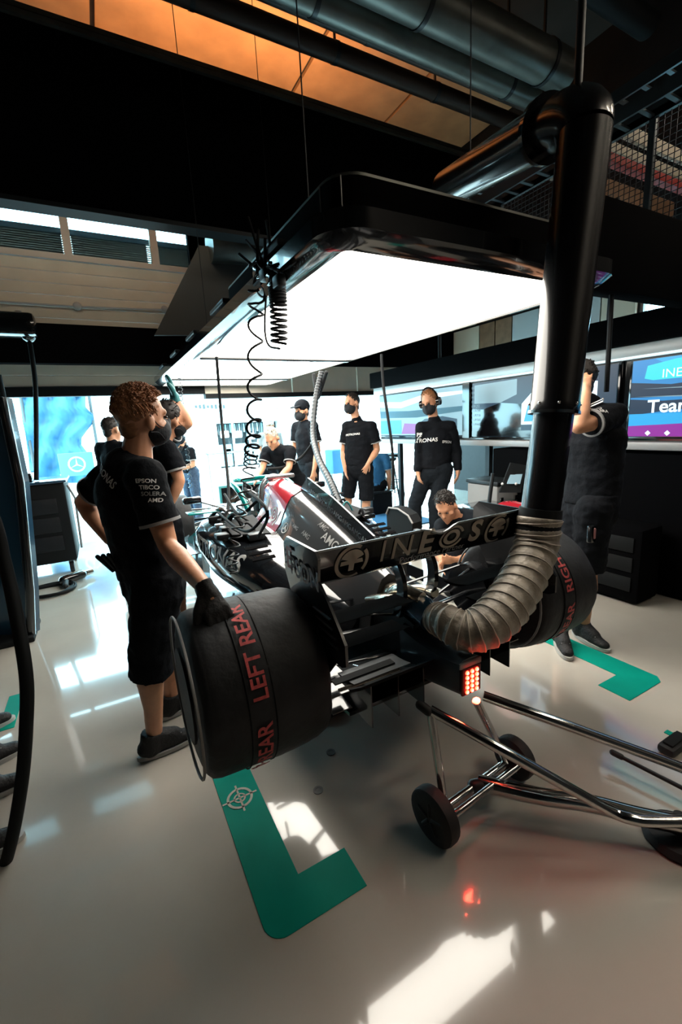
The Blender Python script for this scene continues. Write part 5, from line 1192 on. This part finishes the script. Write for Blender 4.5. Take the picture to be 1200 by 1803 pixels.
# heavier man, hand on thigh
B6 = (2.93, 4.85); q6 = lambda x, y, o=0.0: PV(x, y, B6, o)
J, F, s = stand(B6, 215, 1.84)
J.update(head=q6(619, 711), neck=q6(628, 738), chest=q6(632, 768), waist=q6(630, 795), pelvis=q6(631, 815), shL=q6(653, 752, .10), shR=q6(612, 752, -.05), elL=q6(664, 792, .06), wrL=q6(649, 814, .18), haL=q6(641, 831, .2), elR=q6(604, 795, -.08), wrR=q6(607, 825, .02), haR=q6(610, 842, .05),
    hipL=q6(642, 822, .05), hipR=q6(620, 822, -.05), knL=q6(645, 872, .05), knR=q6(613, 866, -.06), anL=q6(641, 928, .04), anR=q6(607, 915, -.05))
for e in 'RL': J['an' + e].z = .085
_, sh6 = person('heavy-set man in black polo and shorts standing with hand on thigh', J, (-.95, -.25, 0), s=1.0, vox=.009, hair='dark', fat=1.18, hem=.15, curl=(.4, .35), foot={'L': V((-.8, -.5, 0)), 'R': V((-.9, -.3, 0))})
decal(text_mesh('PETRONAS', .02), 'lettering', 'white_print', sh6, q6(622, 757, .4), CR, CU, .035, sh6, .005, 1, .3)
# man with headset, long sleeves
B7 = (3.12, 3.78); q7 = lambda x, y, o=0.0: PV(x, y, B7, o)
J, F, s = stand(B7, 225, 1.78)
J.update(head=q7(756, 708), neck=q7(764, 738), chest=q7(768, 773), waist=q7(767, 800), pelvis=q7(766, 821), shL=q7(792, 752, .02), shR=q7(742, 754, .0), elL=q7(803, 795, .0), wrL=q7(806, 829, .06), haL=q7(804, 846, .1), elR=q7(737, 797, -.03), wrR=q7(735, 831, .04), haR=q7(738, 848, .06))
# hips follow the pelvis
r7 = F.cross(ZV); J['hipR'] = J['pelvis'] + r7 * .088 - ZV * .03; J['hipL'] = J['pelvis'] - r7 * .088 - ZV * .03
_, sh7 = person('man with headset in black long-sleeved jacket by the screens', J, (-.9, -.4, -.25), s=s, vox=.009, top='jacket', bottom='trousers', leg_mat='dark_cloth', headset=True, hair='blond', shirt_mat='black_cloth', strands=60, fat=1.05)
decal(text_mesh('PETRONAS', .02), 'lettering', 'white_print', sh7, q7(757, 766, .4), CR, CU, .055, sh7, .005, 1, .3)
decal(text_mesh('EPSON', .02), 'lettering', 'white_print', sh7, q7(799, 770, .4), CR, CU, .035, sh7, .005, 1, .3)
# kneeling mechanic behind the wing
BK = (2.45, 2.72); qk = lambda x, y, o=0.0: PV(x, y, BK, o)
J, F, s = stand(BK, 230, 1.7)
J.update(head=qk(785, 892, .12), neck=qk(800, 905, .03), chest=qk(812, 945), waist=qk(815, 985), pelvis=qk(818, 1010), shL=qk(835, 918, .05), shR=qk(778, 925, .0), elL=qk(842, 975, .1), wrL=qk(805, 985, .25), haL=qk(790, 985, .28), elR=qk(770, 975, .1), wrR=qk(778, 990, .25), haR=qk(775, 995, .3))
f2 = V((math.cos(math.radians(230)), math.sin(math.radians(230)), 0)); r2 = f2.cross(ZV); pc = V((J['pelvis'].x, J['pelvis'].y, .42)); J['pelvis'] = pc
J['waist'] = V((J['waist'].x, J['waist'].y, .56))
for e, k in (('R', 1), ('L', -1)): J['hip' + e] = pc + r2 * .09 * k; J['kn' + e] = V((pc.x, pc.y, 0)) + r2 * .12 * k + f2 * .32 + ZV * (.1 if e == 'R' else .45); J['an' + e] = V((pc.x, pc.y, 0)) + r2 * .12 * k + (f2 * -.12 if e == 'R' else f2 * .25) + ZV * .085
person('curly dark-haired mechanic kneeling beyond the rear wing', J, (-.75, -.45, -.5), s=s, strands=260, bottom='trousers', mask=False, shirt_mat='dark_cloth')
# man at right behind the duct, arms raised to his head
B9 = (2.45, 1.62); q9 = lambda x, y, o=0.0: PV(x, y, B9, o)
J, F, s = stand(B9, 140, 1.68)
J.update(head=q9(1012, 672, -.05), neck=q9(1038, 708, 0), chest=q9(1048, 775), waist=q9(1044, 835), pelvis=q9(1040, 880), shL=q9(1078, 732, .10), shR=q9(1012, 728, -.14), elL=q9(1018, 752, .22), wrL=q9(1031, 690, .12), haL=q9(1028, 655, .06), elR=q9(985, 770, -.2), wrR=q9(985, 700, -.12), haR=q9(990, 668, -.08),
    hipL=q9(1046, 896, .09), hipR=q9(1016, 894, -.09), knL=q9(1034, 1006, .06), knR=q9(998, 1012, .02), anL=q9(1026, 1108, .02), anR=q9(985, 1138, .08))
for e in 'RL': J['an' + e].z = .085
_, sh9 = person('man in black polo and shorts behind the duct lifting his arms', J, (-.8, .55, 0), s=.97, vox=.008, hair='dark', mask=True, curl=(.5, .6), foot={'L': V((-.2, -.9, 0)), 'R': V((-.6, -.7, 0))}, fat=1.08)
for k, tx in enumerate(('TIBCO', 'SOLERA')): decal(text_mesh(tx, .02), 'lettering', 'white_print', sh9, PV(1072 + 3 * k, 706 + 9 * k, B9, .3), CR - CU * .15, CU, .026, sh9, .004, 1, .3)
rd = thing('belt_radio', 'small radio with red light on the belt of the man at right', 'radio', q9(1042, 945, .2))
q = q9(1041, 940, .21); build(MB().box(q, (.05, .03, .10), bev=.008), 'case', 'black_gloss', rd); build(MB().capsule(q + V((0, -.016, -.02)), q + V((0, -.016, .03)), .007), 'status_light', 'pink_print', rd)
# seated person in blue beyond the island
BS = (3.75, 5.75); J, F, s = stand(BS, 60, 1.7); qs = lambda x, y, o=0.0: PV(x, y, BS, o)
f2 = F; r2 = F.cross(ZV); pc = V((BS[0], BS[1], .46))
J = {k: (v + V((0, 0, -.50)) if k[:2] not in ('kn', 'an', 'hi') else v) for k, v in J.items()}
J['pelvis'] = pc
for e, k in (('R', 1), ('L', -1)): J['hip' + e] = pc + r2 * .09 * k; J['kn' + e] = pc + r2 * .14 * k + f2 * .40 + ZV * .02; J['an' + e] = V((pc.x, pc.y, .085)) + r2 * .14 * k + f2 * .42
person('person in blue top sitting on a low box beyond the standing men', J, (.5, .8, -.1), s=s, shirt_mat='blue_cloth', bottom='trousers', mask=False)
sb_ = thing('seat_box', 'low black box under the sitting person in blue', 'box', (BS[0], BS[1], 0)); build(MB().box((BS[0], BS[1], .17), (.38, .38, .34), bev=.02), 'case', 'black_matte', sb_); build(MB().box((BS[0], BS[1], .35), (.40, .40, .02), bev=.005), 'lid', 'dark_metal', sb_)
# two people mostly outside the left edge: only feet and trouser legs are in view
for bx_, by_, ang, lab in ((-.75, 2.46, 15, 'person at the left edge showing two dark shoes beyond the thick hose'), (-.665, 1.93, 5, 'person at lower left edge showing one trouser leg and shoe')):
    J, F, s = stand((bx_, by_), ang, 1.78, spread=.16); person(lab, J, F, s=s, bottom='trousers', strands=0)
# ------------------------------------------------------------------ pit lane beyond the opening
def at(px, py, Y): return PY(px, py, Y)
# white pit-wall building with a window band
W0 = 14.0
pb = thing('pit_wall_building', 'bright white pit wall building with dark window opening', 'building', (5.0, W0, 0))
a, b = at(375, 722, W0), at(497, 815, W0)
def wallbox(x0, x1, z0, z1, m='outside_white', n='wall', par=pb, y0=W0, y1=W0 + .4): return build(MB().box(((x0 + x1) / 2, (y0 + y1) / 2, (z0 + z1) / 2), (x1 - x0, y1 - y0, z1 - z0)), n, m, par, 0)
x0, x1, z1, z0 = a.x, b.x, a.z, b.z
wallbox(-1.0, x0, 0, 3.3); wallbox(x1, 16, 0, 3.3); wallbox(x0, x1, z1, 3.3); wallbox(x0, x1, 0, z0)
wallbox(x0, x1, z0, z1, 'outside_dark', 'recess', pb, W0 + .38, W0 + .42)
wallbox(x0, x1, z1 - .42, z1, 'outside_grey', 'blind', pb, W0 + .05, W0 + .1)
for k in range(4):
    xa = x0 + (x1 - x0) * k / 4; wallbox(xa, xa + .05, z0, z1, 'outside_white', 'mullion', pb, W0 + .02, W0 + .1)
    wallbox(xa + .08, xa + (x1 - x0) / 4 - .03, z0 + .05, z0 + .75, 'outside_glass', 'pane', pb, W0 + .15, W0 + .17)
for k, (px, py) in enumerate(((395, 765), (418, 765), (441, 768), (400, 795), (440, 795))):
    c = at(px, py, W0 + .2); build(MB().box(c, (.28, .1, .22), bev=.03), 'monitor', 'outside_white' if k < 2 else 'outside_grey', pb)
for k in range(26): wallbox(x0 + .05 + k * .075, x0 + .10 + k * .075, z1 - .72 - .06 * (k % 3), z1 - .45, 'outside_dark' if k % 2 else 'outside_glass', 'equipment', pb, W0 + .2, W0 + .25)
for (px, py, wd, hh) in ((515, 760, .35, .5), (522, 790, .4, .7), (345, 742, .6, .35), (300, 735, .8, .2)):
    c = at(px, py, W0 - .02); build(MB().box(c, (wd, .04, hh), bev=.01), 'notice_board', 'outside_grey', pb)
for k in range(8):
    c = at(345 + k * 7, 716, W0 - .03); build(MB().box(c, (.07, .02, .08 + .03 * (k % 3))), 'letter', 'outside_dark', pb, 0)
build(MB().box((5, W0 - .15, 2.62), (13, .3, .06)), 'ledge', 'outside_grey', pb)
# grandstand with blue seats behind the building
gs = thing('grandstand', 'far grandstand with rows of blue seats above the pit wall', 'grandstand', (9, 26, 0))
for r in range(7):
    build(MB().box((10, 26 + r * .9, 2.6 + r * .42), (34, .9, .3)), 'step', 'outside_white', gs, 0)
mb = MB()
for r in range(7):
    for k in range(70): mb.box((-6 + k * .48, 25.9 + r * .9, 2.95 + r * .42), (.36, .12, .36))
o = build(mb, 'seats', 'outside_seat', gs, 0); o['kind'] = 'stuff'
# blue cloth canopy and pale board at left
cn = thing('blue_canopy', 'bright blue cloth banner hanging outside at the left', 'banner', at(100, 850, 11))
P = [(34, 690), (152, 690), (158, 725), (162, 742), (148, 765), (152, 800), (158, 850), (60, 850), (48, 780)]
rows = []
random.seed(5)
for i in range(13):
    t = i / 12; y = 690 + 160 * t
    xl = 34 + 22 * t; xr = 150 + (12 if .2 < t < .4 else 0) + 6 * t - (10 if .45 < t < .6 else 0)
    rows.append([at(xl + (xr - xl) * k / 14, y, 11 + .10 * math.sin(k * 1.1 + i * .8) + .05 * math.sin(i * 2.1)) for k in range(15)])
mb = MB().rings(rows, False, False, False); o = build(mb, 'cloth', 'outside_blue', cn, 180)
sm = o.modifiers.new('thickness', 'SOLIDIFY'); sm.thickness = .02
build(MB().tube([at(28, 688, 11), at(158, 688, 11)], .03), 'pole', 'outside_dark', cn)
build(MB().tube([at(34, 688, 11), V((at(34, 688, 11).x, 11, -.01))], .03), 'post', 'outside_dark', cn); build(MB().tube([at(155, 688, 11), V((at(155, 688, 11).x, 11, -.01))], .03), 'post', 'outside_dark', cn)
sb = thing('sign_board', 'pale blue sign board with white ring emblem before the banner', 'sign', at(135, 845, 9.5))
a, b = at(108, 840, 9.5), at(162, 795, 9.5)
pl = build(MB().box((a + b) / 2, (abs(b.x - a.x), .03, abs(b.z - a.z)), bev=.01), 'board', 'outside_pale', sb)
decal([ring2d(.34, .42), flat_poly([(-.04, 0), (0, .36), (.04, 0)]), flat_poly([(0, .02), (.32, -.18), (0, -.06)]), flat_poly([(0, .02), (0, -.06), (-.32, -.18)])], 'emblem', 'outside_white', pl, (a + b) / 2 - YV * .017, XV, ZV, .34)
for e in (a, b): build(MB().tube([V((e.x, 9.52, a.z + .05)), V((e.x, 9.52, -.012))], .015), 'leg', 'outside_grey', sb)
# railing
rl = thing('railing', 'grey tubular barrier rail standing outside the opening', 'barrier', at(385, 870, 9.2))
q = lambda px, py: at(px, py, 9.2)
zt = q(368, 800).z; xa, xb = q(366, 800).x, q(470, 800).x
build(MB().tube(spline([V((xa, 9.2, -.01)), V((xa, 9.2, zt - .06)), V((xa + .05, 9.2, zt)), V((xb - .05, 9.2, zt)), V((xb, 9.2, zt - .06)), V((xb, 9.2, -.01))], 6), .018, 10), 'tube', 'grey_frame', rl)
for f in (.35, .7): build(MB().tube([V((xa + (xb - xa) * f, 9.2, -.01)), V((xa + (xb - xa) * f, 9.2, zt))], .014, 8), 'post', 'grey_frame', rl)
# white equipment cart outside, right of the building
ec_ = thing('equipment_cart', 'blue-grey equipment cart outside beside the heavy-set man', 'cart', at(590, 850, 9.0))
c = at(592, 812, 9.0); build(MB().box((c.x, 9.0, c.z), (.4, .4, .55), bev=.03), 'case', 'outside_blue', ec_); build(MB().tube([V((c.x - .15, 9, c.z - .25)), V((c.x - .15, 9, 0))], .03), 'leg', 'outside_grey', ec_); build(MB().tube([V((c.x + .15, 9, c.z - .25)), V((c.x + .15, 9, 0))], .03), 'leg', 'outside_grey', ec_)
